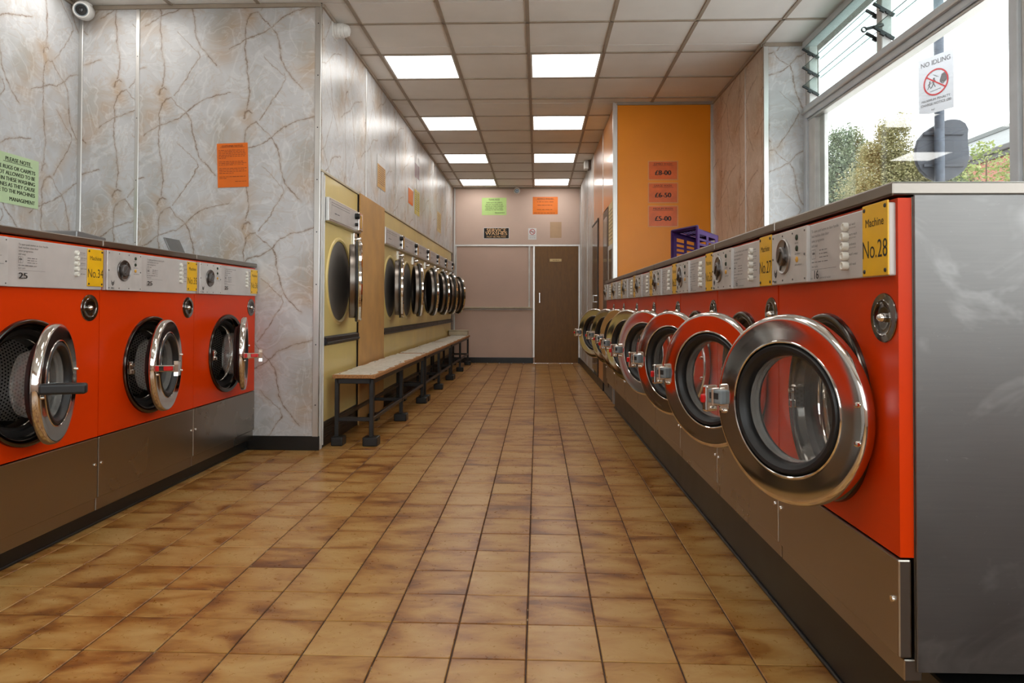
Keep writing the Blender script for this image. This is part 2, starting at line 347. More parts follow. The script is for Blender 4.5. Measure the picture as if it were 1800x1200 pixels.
# ------------------------------------------------------------------ geometry helpers
class MB:
    def __init__(s): s.bm = bmesh.new(); s.uv = None; s.sm = False
    def _fin(s, faces, mi, smooth):
        for f in faces: f.material_index = mi; f.smooth = smooth
        if smooth: s.sm = True
    def box(s, x0, x1, y0, y1, z0, z1, bev=0, mi=0, seg=1, mat=None):
        m = Matrix.Translation(((x0+x1)/2, (y0+y1)/2, (z0+z1)/2)) @ Matrix.Diagonal((abs(x1-x0), abs(y1-y0), abs(z1-z0), 1))
        if mat is not None: m = mat @ m
        tmp = bmesh.new(); bmesh.ops.create_cube(tmp, size=1, matrix=m)
        if bev: bmesh.ops.bevel(tmp, geom=tmp.edges[:], offset=bev, segments=seg, affect='EDGES', profile=.5)
        return s._merge(tmp, mi, False)
    def _merge(s, tmp, mi, smooth):
        mp = {v: s.bm.verts.new(v.co) for v in tmp.verts}; fs = []
        for f in tmp.faces:
            try: fs.append(s.bm.faces.new([mp[v] for v in f.verts]))
            except ValueError: pass
        tmp.free(); s._fin(fs, mi, smooth); return s
    def lathe(s, prof, c=(0, 0, 0), seg=48, mi=0, closed=False, mat=None, smooth=True, uvm=False):
        # profile of (radius, y) turned about the local y axis through c
        rings = []
        for rr, y in prof:
            if rr < 1e-6: rings.append([s.bm.verts.new(s._t((c[0], c[1]+y, c[2]), mat))])
            else: rings.append([s.bm.verts.new(s._t((c[0]+rr*math.cos(2*PI*i/seg), c[1]+y, c[2]+rr*math.sin(2*PI*i/seg)), mat)) for i in range(seg)])
        pairs = list(zip(rings, rings[1:])) + ([(rings[-1], rings[0])] if closed else [])
        fs = []
        for a, b in pairs:
            for i in range(seg):
                j = (i+1) % seg
                if len(a) == 1 and len(b) == 1: continue
                if len(a) == 1: q = [a[0], b[j], b[i]]
                elif len(b) == 1: q = [a[i], a[j], b[0]]
                else: q = [a[i], a[j], b[j], b[i]]
                fs.append(s.bm.faces.new(q))
        s._fin(fs, mi, smooth)
        if uvm:
            L = s.bm.loops.layers.uv.verify()
            R = max(p[0] for p in prof)
            for f in fs:
                cx = f.calc_center_median(); base = math.atan2(cx.z-c[2], cx.x-c[0])
                for l in f.loops:
                    v = l.vert.co; a = math.atan2(v.z-c[2], v.x-c[0])
                    while a-base > PI: a -= 2*PI
                    while a-base < -PI: a += 2*PI
                    rr = math.hypot(v.x-c[0], v.z-c[2])
                    l[L].uv = (a*R, v.y) if rr > .9*R else (v.x, v.z)
        return s
    def _t(s, v, mat):
        return v if mat is None else mat @ Vector(v)
    def rod(s, a, b, rad, seg=10, mi=0, cap=True):
        a, b = Vector(a), Vector(b); d = b-a; q = Vector((0, 1, 0)).rotation_difference(d.normalized()).to_matrix().to_4x4()
        m = Matrix.Translation(a) @ q; L = d.length
        pr = [(rad, 0), (rad, L)]
        if cap: pr = [(0, 0)]+pr+[(0, L)]
        return s.lathe(pr, seg=seg, mi=mi, mat=m)
    def plate_hole(s, x0, x1, z0, z1, cx, cz, R, y0, y1, mi=0, seg=64):
        # plate facing -y with a round hole
        def edge(a):
            dx, dz = math.cos(a), math.sin(a); k = 1e9
            if dx > 1e-9: k = min(k, (x1-cx)/dx)
            if dx < -1e-9: k = min(k, (x0-cx)/dx)
            if dz > 1e-9: k = min(k, (z1-cz)/dz)
            if dz < -1e-9: k = min(k, (z0-cz)/dz)
            return (cx+k*dx, cz+k*dz)
        an = sorted([2*PI*i/seg for i in range(seg)] + [math.atan2(z-cz, x-cx) % (2*PI) for x in (x0, x1) for z in (z0, z1)])
        fi = [s.bm.verts.new((cx+R*math.cos(a), y0, cz+R*math.sin(a))) for a in an]
        bi = [s.bm.verts.new((cx+R*math.cos(a), y1, cz+R*math.sin(a))) for a in an]
        eo = [edge(a) for a in an]
        fo = [s.bm.verts.new((e[0], y0, e[1])) for e in eo]; bo = [s.bm.verts.new((e[0], y1, e[1])) for e in eo]
        n = len(an); fs = []
        for i in range(n):
            j = (i+1) % n
            fs.append(s.bm.faces.new([fo[i], fo[j], fi[j], fi[i]]))
            fs.append(s.bm.faces.new([fi[i], fi[j], bi[j], bi[i]]))
            fs.append(s.bm.faces.new([fo[j], fo[i], bo[i], bo[j]]))
        s._fin(fs, mi, False); return s
    def prism(s, pts, y0, y1, mi=0, mat=None):
        # outline in (x, z), extruded along y
        a = [s.bm.verts.new(s._t((x, y0, z), mat)) for x, z in pts]; b = [s.bm.verts.new(s._t((x, y1, z), mat)) for x, z in pts]
        fs = [s.bm.faces.new(a), s.bm.faces.new(b[::-1])]
        for i in range(len(pts)):
            j = (i+1) % len(pts); fs.append(s.bm.faces.new([a[j], a[i], b[i], b[j]]))
        s._fin(fs, mi, False); return s
    def quad(s, pts, mi=0):
        s._fin([s.bm.faces.new([s.bm.verts.new(p) for p in pts])], mi, False); return s
    def text(s, st, size, x, z, y=0, mi=0, bold=0, align='LEFT', xs=1):
        if bold > 0:
            for q, dx in enumerate((-bold*size*1.6, 0, bold*size*1.6)): s.text(st, size, x+dx, z, y-.00025*q, mi, 0, align, xs)
            return s
        vs, fcs = text_geo(st, size, bold, align)
        vv = [s.bm.verts.new((x+v[0]*xs, y, z+v[1])) for v in vs]; fs = []
        for f in fcs:
            try: fs.append(s.bm.faces.new([vv[i] for i in f]))
            except ValueError: pass
        s._fin(fs, mi, False); return s
    def bar(s, x0, x1, z, h, y=0, mi=0):
        return s.quad([(x0, y, z-h/2), (x1, y, z-h/2), (x1, y, z+h/2), (x0, y, z+h/2)], mi)
    def dashes(s, x0, x1, z, h, y=0, mi=0, rnd=random):
        x = x0
        while x < x1-h:
            L = h*rnd.uniform(1.5, 5); e = min(x+L, x1)
            s.bar(x, e, z, h*rnd.uniform(.38, .55), y, mi); x = e+h*.8
        return s
    def mesh(s, name, mats):
        bmesh.ops.recalc_face_normals(s.bm, faces=s.bm.faces[:]) if s.recalc else None
        me = bpy.data.meshes.new(name); s.bm.to_mesh(me); s.bm.free()
        for m in (mats if isinstance(mats, (list, tuple)) else [mats]): me.materials.append(MATS[m])
        if s.sm: me.set_sharp_from_angle(angle=math.radians(35))
        return me
    recalc = True
    def obj(s, name, mats, parent=None, loc=None, rotz=None):
        return mobj(name, s.mesh(name, mats), parent, loc, rotz)
def mobj(name, me, parent=None, loc=None, rotz=None):
    o = bpy.data.objects.new(name, me); COL.objects.link(o)
    if parent is not None: o.parent = parent
    if loc is not None: o.location = loc
    if rotz is not None: o.rotation_euler = (0, 0, rotz)
    return o
_tx = {}
def text_geo(st, size, bold, align):
    k = (st, round(size, 5), bold, align)
    if k not in _tx:
        c = bpy.data.curves.new('lettering', 'FONT'); c.body = st; c.size = size; c.resolution_u = 4 if size > .024 else 2; c.align_x = align; c.offset = bold*size
        o = bpy.data.objects.new('lettering', c); me = bpy.data.meshes.new_from_object(o)
        _tx[k] = ([tuple(v.co) for v in me.vertices], [tuple(p.vertices) for p in me.polygons])
        bpy.data.objects.remove(o); bpy.data.curves.remove(c); bpy.data.meshes.remove(me)
    return _tx[k]
def thing(name, label, cat, loc=(0, 0, 0), rotz=0, group=None):
    o = bpy.data.objects.new(name, None); COL.objects.link(o); o.empty_display_size = .1
    o.location = loc; o.rotation_euler = (0, 0, rotz); tag(o, label, cat, group); return o
def tag(o, label, cat, group=None):
    o['label'] = label; o['category'] = cat
    if group: o['group'] = group
    return o
def struct(o, label=None):
    o['kind'] = 'structure'
    if label: o['label'] = label
    return o

# wall frames: local x along the wall (to the right when facing it), local -y out of the wall, z up
FACE_PX = -PI/2      # facing +X (things on the right)
FACE_NX = PI/2       # facing -X (things on the left)

# ------------------------------------------------------------------ room constants
CH = 2.982           # ceiling height
XL, XC, XR = -3.12, -1.455, 1.735
YP, YB, YO, YM = 4.52, 11.65, 6.82, 5.31
XW = 2.05
YF = -2.2

# floor: grout bed with tiles
mb = MB(); mb.box(XL, XW, YF, YB, -.06, -.0035)
floor = struct(mb.obj('floor', 'grout'), 'brown glazed square tile floor with dark joints')
def tile_mesh(x0, x1, y0, y1, mb=None, z=0, g=.0022, ch=.0018):
    own = mb is None
    if own: mb = MB()
    a, b, c, d = x0+g, x1-g, y0+g, y1-g
    lo = [mb.bm.verts.new(p) for p in ((a, c, -.004), (b, c, -.004), (b, d, -.004), (a, d, -.004))]
    md = [mb.bm.verts.new(p) for p in ((a, c, z-.0015), (b, c, z-.0015), (b, d, z-.0015), (a, d, z-.0015))]
    tp = [mb.bm.verts.new(p) for p in ((a+ch, c+ch, z), (b-ch, c+ch, z), (b-ch, d-ch, z), (a+ch, d-ch, z))]
    mb.bm.faces.new(tp)
    for i in range(4):
        j = (i+1) % 4
        mb.bm.faces.new([lo[i], lo[j], md[j], md[i]]); mb.bm.faces.new([md[i], md[j], tp[j], tp[i]])
    return mb.mesh('floor_tile', 'floor_tile_glaze') if own else None
FR = [(-1.945, .80, YF, YP), (XC, .80, YP, YO), (XC, .755, YO, YB)]
pieces = []
for reg in FR:
    for i in range(-11, 6):
        for j in range(-21, 50):
            x0, x1 = max(T0[0]+i*TS, reg[0]), min(T0[0]+(i+1)*TS, reg[1]); y0, y1 = max(T0[1]+j*TS, reg[2]), min(T0[1]+(j+1)*TS, reg[3])
            if x1-x0 < .015 or y1-y0 < .015: continue
            cx, cy = (x0+x1)/2, (y0+y1)/2
            vis = cy > 1.62 and abs(cx+.037*cy) < .80*cy
            pieces.append((not vis, cy, x0, x1, y0, y1))
pieces.sort()
shared = tile_mesh(0, TS, 0, TS)
rest = MB()
for n, (hid, cy, x0, x1, y0, y1) in enumerate(pieces):
    if n < 300 and not hid:
        if abs(x1-x0-TS) < 1e-6 and abs(y1-y0-TS) < 1e-6: o = mobj('floor_tile', shared, floor, (x0, y0, random.uniform(-.0004, .0004)))
        else: o = mobj('floor_tile', tile_mesh(0, x1-x0, 0, y1-y0), floor, (x0, y0, 0))
        o.rotation_euler = (random.uniform(-.002, .002), random.uniform(-.002, .002), 0)
    else: tile_mesh(x0, x1, y0, y1, rest, random.uniform(-.0004, .0004))
ro = rest.obj('far_floor_tiles', 'floor_tile_glaze', floor); ro['kind'] = 'stuff'

# ceiling: soffit slab, lay-in tiles, tee bars, light panels
mb = MB(); mb.box(XL, XW+.1, YF, YB, CH+.10, CH+.16)
ceil = struct(mb.obj('ceiling', 'render_dark'), 'suspended ceiling of square beige tiles in a metal grid')
CX0, CY0, CS = -.0746, 4.858, .6
CR = [(XL, XW, YF, YP), (XC, XW, YP, YM), (XC, XR, YM, YO), (XC, .768, YO, YB)]
LIGHTS = [(k, m) for m in (-8, -5, -2, 1, 4, 7, 10) for k in (-2, 0)] + [(-5, -5), (-5, -2)]
full = None
for reg in CR:
    for k in range(-6, 4):
        for m in range(-12, 12):
            if (k, m) in LIGHTS: continue
            x0, x1 = max(CX0+k*CS, reg[0]), min(CX0+(k+1)*CS, reg[1]); y0, y1 = max(CY0+m*CS, reg[2]), min(CY0+(m+1)*CS, reg[3])
            if x1-x0 < .02 or y1-y0 < .02: continue
            wx, wy = x1-x0, y1-y0
            if abs(wx-CS) < 1e-6 and abs(wy-CS) < 1e-6 and full: me = full
            else:
                b = MB(); b.box(.004, wx-.004, .004, wy-.004, .004, .018, .002); me = b.mesh('ceiling_tile', 'ceiling_tile_fibre')
                if abs(wx-CS) < 1e-6 and abs(wy-CS) < 1e-6: full = me
            mobj('ceiling_tile', me, ceil, (x0, y0, CH+.002))
def bar_obj(x0, x1, y0, y1):
    b = MB(); b.box(x0, x1, y0, y1, CH-.002, CH+.006, .0008); b.box((x0+x1)/2-.002 if x1-x0 < y1-y0 else x0, (x0+x1)/2+.002 if x1-x0 < y1-y0 else x1,
        y0 if x1-x0 < y1-y0 else (y0+y1)/2-.002, y1 if x1-x0 < y1-y0 else (y0+y1)/2+.002, CH+.006, CH+.04)
    b.obj('ceiling_bar', 'ceiling_bar_paint', ceil)
HB = .0125
for k in range(-5, 4):
    x = CX0+k*CS
    for (a, b_, c, d) in CR:
        pass
    ys = [(c, d) for (a, b_, c, d) in CR if a+.02 < x < b_-.02]
    if ys: bar_obj(x-HB, x+HB, min(y[0] for y in ys), max(y[1] for y in ys))
for m in range(-11, 12):
    y = CY0+m*CS
    for (a, b_, c, d) in CR:
        if c < y < d: bar_obj(a, b_, y-HB*.8, y+HB*.8)
# wall angle under the tile edges
def angle(x0, x1, y0, y1): 
    b = MB(); b.box(x0, x1, y0, y1, CH-.022, CH+.004, .001); b.obj('ceiling_edge_angle', 'ceiling_bar_paint', ceil)
angle(XC, XC+.02, YP, YB); angle(XL, XC, YP-.02, YP); angle(XL, XL+.02, YF, YP-.02); angle(XC+.02, .72, YB-.02, YB)
angle(XR-.02, XR, YM+.0, YO); angle(XR, XW, YM-.02, YM); angle(.78, XR-.02, YO-.02, YO); angle(XW-.02, XW, YF, YM-.02)
# lamps
lrow = {1: 'nearest visible row', 4: 'second row', 7: 'third row', 10: 'row against the pink back wall'}
for (k, m) in LIGHTS:
    if m >= 1:
        lab = 'square white light panel in the ceiling, %s, %s column' % (lrow[m], 'left' if k == -2 else 'right'); g = 'lit ceiling panels'
    else:
        lab = 'square white light panel in the ceiling above the front of the shop, out of view'; g = 'ceiling panels over the shop front'
    L = thing('ceiling_light', lab, 'light', (CX0+k*CS, CY0+m*CS, CH), 0, g)
    b = MB(); f = .028
    for q in ((.006, .594, .006, f), (.006, .594, .6-f, .594), (.006, f, f, .6-f), (.6-f, .594, f, .6-f)): b.box(q[0], q[1], q[2], q[3], .0, .05, .002)
    b.obj('light_frame', 'white_frame', L)
    b = MB(); b.box(f, .6-f, f, .6-f, .006, .012); b.obj('diffuser', 'light_diffuser', L)
    b = MB(); b.box(.006, .594, .006, .594, .05, .07); b.obj('housing', 'white_frame', L)

# ------------------------------------------------------------------ walls
def panel(root, name, mat, x0, x1, z0, z1, u0, y0=-.006, y1=0, g=.002, v0=0):
    # laminate sheet on a wall root, UVs in metres
    b = MB(); b.box(x0+g, x1-g, y0, y1, z0, z1)
    L = b.bm.loops.layers.uv.verify()
    for f in b.bm.faces:
        for l in f.loops: l[L].uv = (u0+l.vert.co.x+.002*l.vert.co.y, v0+l.vert.co.z)
    return b.obj(name, mat, root)
def strip(root, x, z0, z1, wd_=.024, dots=True, y=-.011):
    b = MB(); b.box(x-wd_/2, x+wd_/2, y, 0, z0, z1, .002)
    b.lathe([(wd_*.22, 0), (wd_*.22, -.003), (0, -.004)], (x, y, (z0+z1)/2), 6) if False else None
    o = b.obj('cover_strip', 'aluminium', root)
    if dots:
        b = MB(); zz = z0+.12
        while zz < z1: b.lathe([(.0035, 0), (.003, -.0015), (0, -.002)], (x, y, zz), 8); zz += .42
        b.obj('strip_screws', 'black_paint', o)
    return o
def wall(name, x0, y0, ang, length, label, mat='render_dark', z1=CH+.1):
    b = MB(); b.box(0, length, 0, .1, 0, z1)
    o = b.obj(name, mat, None, (x0, y0, 0), ang); return struct(o, label)
# left wall, faces +X : local x = +Y
wl = wall('wall_left', XL, YF, FACE_NX, YP-YF, 'marble pattern laminate wall behind the left washing machines')
for a in range(6):
    s0 = (YP-YF)-1.22*(a+1); s1 = (YP-YF)-1.22*a
    panel(wl, 'marble_panel', 'marble_laminate', max(0, s0), s1, 0, CH, -3.12-(YP-YF)+.32)
    if s0 > 0: strip(wl, s0, 0, CH)
    if s0 <= 0: break
# alcove end wall (pillar face), faces -Y
wa = wall('wall_alcove', XL, YP, 0, XC-XL, 'pale marble laminate wall with metal strips behind the left machines')
b0 = -2.706-XL
panel(wa, 'marble_panel', 'marble_laminate', 0, b0, 0, CH, XL+.31, v0=-.055); panel(wa, 'marble_panel', 'marble_laminate', b0, XC-XL, 0, CH, XL)
b = MB(); b.box(.0, .035, -.012, 0, 0, CH, .005, seg=2); b.obj('corner_strip', 'aluminium', wa)
strip(wa, b0, 0, CH, .026)
b = MB(); b.box(XC-XL-.036, XC-XL+.004, -.012, .03, .09, CH, .002); b.obj('corner_strip', 'aluminium', wa)
b = MB()
for zz in (.3, .7, 1.1, 1.45, 1.8, 2.15, 2.5, 2.85): b.lathe([(.0045, 0), (.003, -.002), (0, -.0025)], (XC-XL-.016, -.012, zz), 8)
b.obj('strip_screws', 'black_paint', wa)
# corridor left wall, faces +X
wc = wall('wall_corridor', XC, YP+.004, FACE_NX, YB-YP, 'marble laminate wall above the row of dryers')
DT = 1.862
ed = [0, 1.19, 2.40, 3.62, 4.88, 6.12, YB-YP]
for a, c in zip(ed, ed[1:]): panel(wc, 'marble_panel', 'marble_laminate', a, c, DT, CH, XC+.1)
for a in ed[1:-1]: strip(wc, a, DT, CH, .014, False)
b = MB(); b.box(.0, YB-YP, -.012, 0, DT-.004, DT+.012, .002); b.obj('ledge_strip', 'pale_wood', wc)
b = MB(); b.box(.012, .055, -.009, 0, 0, DT, .002); b.box(.06, .078, -.012, 0, .02, DT-.02, .003); b.obj('edge_batten', 'white_frame', wc)
# back wall
wb = wall('wall_back', XC-.2, YB, 0, 2.6, 'pink painted end wall', 'pink_paint')
bx = XC-.2
def wbx(x): return x-bx
b = MB()
b.box(wbx(-1.41), wbx(.72), -.02, 0, 1.982, 2.012, .003); b.box(wbx(-.078), wbx(-.045), -.02, 0, .1, 1.985, .003); b.box(wbx(.69), wbx(.72), -.02, 0, .1, 1.985, .003)
o = b.obj('door_frame_strip', 'aluminium', wb)
b = MB(); b.box(wbx(-1.43), wbx(-1.405), -.02, 0, .1, CH, .003); o = b.obj('corner_strip', 'aluminium', wb)
hatch = thing('serving_hatch', 'closed pink serving hatch with white frame and sill in the back wall', 'hatch', (bx, YB-.001, 0))
b = MB(); b.box(wbx(-1.378), wbx(-.154), -.004, 0, .945, 1.975, .001); b.obj('shutter', 'pink_shutter', hatch)
b = MB(); b.box(wbx(-1.405), wbx(-1.378), -.03, 0, .95, 1.982, .003); b.obj('frame_side', 'white_frame', hatch)
b = MB(); b.box(wbx(-.154), wbx(-.126), -.03, 0, .95, 1.982, .003); b.obj('frame_side', 'white_frame', hatch)
b = MB(); b.box(wbx(-1.41), wbx(-.10), -.06, 0, .925, .952, .004); b.obj('sill', 'pale_wood', hatch)
b = MB(); b.box(wbx(-1.41), wbx(-.09), -.022, 0, .897, .922, .003); b.obj('frame_bottom', 'white_frame', hatch)
d1 = MB(); d1.box(wbx(-.043), wbx(.688), -.012, .01, .008, 1.98, .002)
door = struct(d1.obj('door_1', 'brown_veneer', None, (bx, YB-.003, 0)), 'plain dark brown door in the back wall')
b = MB(); b.box(wbx(.206), wbx(.406), -.018, -.012, 1.722, 1.768, .002); pq = b.obj('door_plaque', 'paper_cream', door)
b = MB(); b.dashes(wbx(.255), wbx(.36), 1.745, .012, -.0186); b.obj('plaque_print', 'ink_brown', pq)
b = MB(); b.rod((wbx(.036), -.045, 1.03), (wbx(.036), -.045, 1.185), .007); 
for zz in (1.035, 1.18): b.rod((wbx(.036), -.012, zz), (wbx(.036), -.047, zz), .009)
b.obj('door_handle', 'chrome', door)
b = MB(); b.box(wbx(XC), wbx(-.07), -.014, 0, 0, .094, .003); struct(b.obj('baseboard_back', 'plinth_black', None, (bx, YB-.002, 0)), 'black skirting along the pink wall')
b = MB(); b.box(wbx(.69), wbx(.76), -.014, 0, 0, .094, .003); b.obj('skirting_return', 'plinth_black', bpy.data.objects['baseboard_back'])
b = MB(); b.box(wbx(.211), wbx(.405), -.0012, 0, 2.126, 2.397); b.obj('paper_stain', 'stain_tan', wb)
b = MB(); b.box(0, XC-XL+.012-1.16, -.012, 0, 0, .094, .003); struct(b.obj('baseboard_alcove', 'plinth_black', None, (XL+1.16, YP-.001, 0)), 'black skirting at the foot of the marble corner')
# right walls
SK = math.atan((.768-.722)/(YB-YO))
wo = wall('wall_orange', .775, YO, 0, XR-.775, 'bright orange panelled wall above the right machines', 'orange_wall')
b = MB(); b.box(-.03, .014, -.012, .03, 0, CH, .002); b.obj('corner_strip', 'aluminium', wo)
b = MB(); b.box(XR-.775-.03, XR-.775+.004, -.012, .0, 0, CH, .002); b.obj('corner_strip', 'aluminium', wo)
# side of the orange box, skewed a little like the machine row; local x = -Y, origin at far end
SL = 4.80
ws = wall('wall_right', .722+.002, YB, FACE_PX+SK, SL, 'orange and marble panelled right wall of the back corridor')
def sx_(s): return SL-s      # s measured from the near corner
def spanel(name, mat, s0, s1, z0, z1, t=-.006):
    b = MB(); b.box(sx_(s1)+.001, sx_(s0)-.001, t, 0, z0, z1, .001); return b.obj(name, mat, ws)
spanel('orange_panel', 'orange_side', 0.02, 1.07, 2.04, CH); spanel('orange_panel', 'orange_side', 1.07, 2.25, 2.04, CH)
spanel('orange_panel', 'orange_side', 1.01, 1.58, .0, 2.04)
strip(ws, sx_(1.07), 2.04, CH, .012, False); strip(ws, sx_(2.25), 0, CH, .014, False)
for a, c in ((2.25, 3.3), (3.3, 4.4), (4.4, SL)):
    panel(ws, 'marble_panel', 'marble_laminate', sx_(c), sx_(a), 0, CH, 6.2); strip(ws, sx_(c)+.01, 0, CH, .018, False)
spanel('skirting', 'plinth_black', 1.0, SL, 0, .1, -.016)
# right marble return and window-side strip
wr = wall('wall_marble_return', XR, YO, FACE_PX, YO-YM, 'brownish marble laminate wall beside the window')
panel(wr, 'marble_panel', 'marble_brown', 0, 1.06, 0, CH, 3.0); panel(wr, 'marble_panel', 'marble_brown', 1.06, YO-YM, 0, CH, 3.0)
strip(wr, 1.06, 0, CH, .014, False)
wg = wall('wall_window_pier', XR, YM, 0, XW-XR+.1, 'narrow white marble laminate pier at the window')
panel(wg, 'marble_panel', 'marble_laminate', 0.03, XW-XR, 0, CH, 3.3)
b = MB(); b.box(-.004, .032, -.012, .02, 0, CH, .002); b.obj('corner_strip', 'aluminium', wg)
# window wall (X = XW): dado, jamb, frame, louvres
ww = struct(MB().box(XW, XW+.12, YF, YM+.1, 0, .95).obj('wall_window', 'pink_paint'), 'low wall under the big shop window')
b = MB(); b.box(XW, XW+.12, YF, YM+.1, CH-.04, CH+.1); b.obj('lintel', 'render_dark', ww)
wi = struct(MB().box(XW-.02, XW+.05, YF, YM, 2.388, 2.492, .006).obj('window_1', 'window_paint'), 'large shop window with a row of glass louvres above')
b = MB(); b.box(XW-.035, XW+.0, YF, YM, 2.43, 2.445, .003); b.box(XW-.005, XW+.06, YF, YM, 2.37, 2.392, .003); b.obj('transom_bead', 'aluminium', wi)
b = MB(); b.box(XW-.03, XW+.05, YF, YM, 2.925, 2.985, .004); b.obj('head_rail', 'window_paint', wi)
b = MB(); b.box(XW-.03, XW+.1, YF, YM, .93, .97, .006); b.obj('window_sill', 'white_frame', wi)
def fr(y0, y1, z0, z1, x0=XW-.015, x1=XW+.05, m='window_paint', n='window_post'):
    b = MB(); b.box(x0, x1, y0, y1, z0, z1, .004); return b.obj(n, m, wi)
fr(5.255, YM, .95, 2.39, XW-.02, XW+.05); fr(5.14, 5.255, .95, 2.39, XW-.0, XW+.05, 'white_frame'); fr(5.045, 5.13, .95, 2.39, XW+.03, XW+.06, 'white_frame')
fr(2.972, 3.03, .95, 2.39); fr(2.90, 2.97, .95, 2.39, XW, XW+.05, 'white_frame'); fr(.6, .66, .95, 2.39); fr(-1.7, -1.64, .95, 2.39)
for a, c in ((3.03, 5.13), (.66, 2.96), (-1.64, .6), (YF, -1.7)):
    b = MB(); b.box(XW+.022, XW+.028, a-.005, c, .96, 2.385); b.obj('window_pane', 'window_glass', wi)
lms = [5.24, 4.155, 3.07, 1.985, .9, -.185, -1.27]
for y in lms:
    fr(y-.03, y+.035, 2.49, 2.93, XW-.01, XW+.05, 'white_frame', 'louvre_post')
LA = math.radians(30)
for n_, (y1, y0) in enumerate(zip(lms, lms[1:])):
    if y1 < 0: break
    for zc in (2.862, 2.722, 2.582):
        m_ = Matrix.Translation((XW+.005, 0, zc)) @ Matrix.Rotation(LA, 4, 'Y')
        b = MB(); b.box(-.075, .075, y0+.04, y1-.035, -.003, .003, mat=m_); p_ = b.obj('louvre_pane', 'louvre_glass', wi)
        b = MB()
        for xx in (-.0765, .0765): b.box(xx-.0015, xx+.0015, y0+.04, y1-.035, -.0034, .0034, mat=m_)
        b.obj('pane_edge', 'glass_edge', p_)
        for yy in (y0+.04, y1-.05):
            b = MB(); b.box(-.08, .06, yy, yy+.014, -.009, .005, mat=m_); b.box(-.03, .0, yy-.004, yy+.010, -.022, -.008, mat=m_)
            b.box(.01, .06, yy, yy+.014, -.014, -.008, mat=m_); b.obj('louvre_clip', 'black_plastic', p_)
b = MB(); m_ = Matrix.Translation((XW-.05, 4.12, 2.625)) @ Matrix.Rotation(math.radians(-14), 4, 'Y')
b.box(-.055, .05, -.006, .006, -.009, .009, .003, mat=m_); b.lathe([(.017, -.005), (.017, .005), (.011, .005), (.011, -.005)], (-.068, 0, 0), 16, closed=True, mat=m_); b.obj('louvre_lever', 'black_plastic', wi)
# shop front behind the camera
wf = struct(MB().box(XL, XW, YF-.1, YF, 0, 1.0).box(XL, XW, YF-.1, YF, 2.55, CH+.1).box(XL, XL+.5, YF-.1, YF, 1.0, 2.55).box(XW-.35, XW, YF-.1, YF, 1.0, 2.55).obj('wall_front', 'pink_paint'), 'shop front wall behind the viewer')
w2 = struct(MB().box(-.45, -.38, YF-.08, YF+.02, 1.0, 2.55, .004).box(.75, .82, YF-.08, YF+.02, 1.0, 2.55, .004).box(XL+.5, XW-.35, YF-.08, YF+.02, 2.1, 2.16, .004).obj('window_2', 'galvanised'), 'shop front glazing behind the viewer')
b = MB(); b.box(XL+.5, XW-.35, YF-.05, YF-.044, 1.0, 2.55); b.obj('window_pane', 'window_glass', w2)

# ------------------------------------------------------------------ washing machines
RND = random.Random(3)
def build_print(kind, W, zt):
    # small printing of the control panel, in panel coordinates; zt = top of panel
    b = MB(); y = -.0205
    x = .285 if kind == '16' else .322
    for k, st in enumerate(('To open push button on door handle', 'load machine close door', 'select programme', 'add soap')):
        b.text(st, .0098, x, zt-.024-.0118*k, y, 0)
    z = zt-.072
    for q in ((x, x+.022, z+.006, .001), (x, x+.022, z-.016, .001)): b.bar(q[0], q[1], q[2], q[3], y, 1)
    b.bar(x, x+.001, z-.005, .022, y, 1); b.bar(x+.021, x+.022, z-.005, .022, y, 1); b.bar(x+.0105, x+.0115, z-.005, .022, y, 1); b.bar(x+.004, x+.018, z-.003, .005, y, 1)
    for k in range(3):
        b.text('123'[k] if False else '', .006, x+.035, z, y, 1) if False else None
        b.dashes(x+.034, x+.037, z+.003-.0085*k, .004, y, 1, RND); b.dashes(x+.044, x+.092, z+.003-.0085*k, .0042, y, 1, RND)
    b.dashes(x, x+.095, z-.0245, .0042, y, 1, RND)
    b.text('start cycle', .0082, x, z-.0375, y, 0)
    b.bar(x, x+.135, z-.0425, .0008, y, 1)
    if kind == '16':
        b.text('16', .030, x+.010, z-.065, y, 0, .03); b.text('commercial washer', .0078, x+.046, z-.0655, y, 1); b.text('ipso', .0078, x-.008, z-.0655, y, 1)
    else: b.text('25', .030, x+.002, z-.072, y, 0, .022, xs=1.5)
    bxx = (W-.165) if kind == '16' else (W-.158)
    for k, (a_, c_) in enumerate((('hot wash', 'with pre-wash'), ('warm wash', 'with pre-wash'), ('synthetics', 'with pre-wash'), ("wash'n wear", ''), ('cold wash', ''))):
        zz = zt-.029-.0215*k
        b.text(a_, .0082, bxx, zz, y, 0)
        if c_: b.text(c_, .0056, bxx, zz-.0065, y, 1)
    # dial plate print
    for k, st in enumerate(('washing', 'add detergent' if False else 'add softener', 'add conditioner')): b.text(st, .0072, .186 if kind == '16' else .205, zt-.041-.0285*k, -.0245, 1)
    lx = .045 if kind == '16' else .052; lz = zt-.113 if kind == '16' else zt-.142
    for k in range(2):
        dz = -.008*k
        b.prism([(lx-.011, lz+.012+dz), (lx-.009, lz+.004+dz), (lx, lz-.005+dz), (lx+.009, lz+.004+dz), (lx+.011, lz+.012+dz), (lx+.006, lz+.006+dz), (lx, lz+.001+dz), (lx-.006, lz+.006+dz)], -.0246, -.0243, 0)
    b.text('IPSO', .0095, lx-.011, lz-.026, -.0245, 0, .008)
    return b.mesh('panel_print', ['ink', 'ink_grey'])
_wm = {}
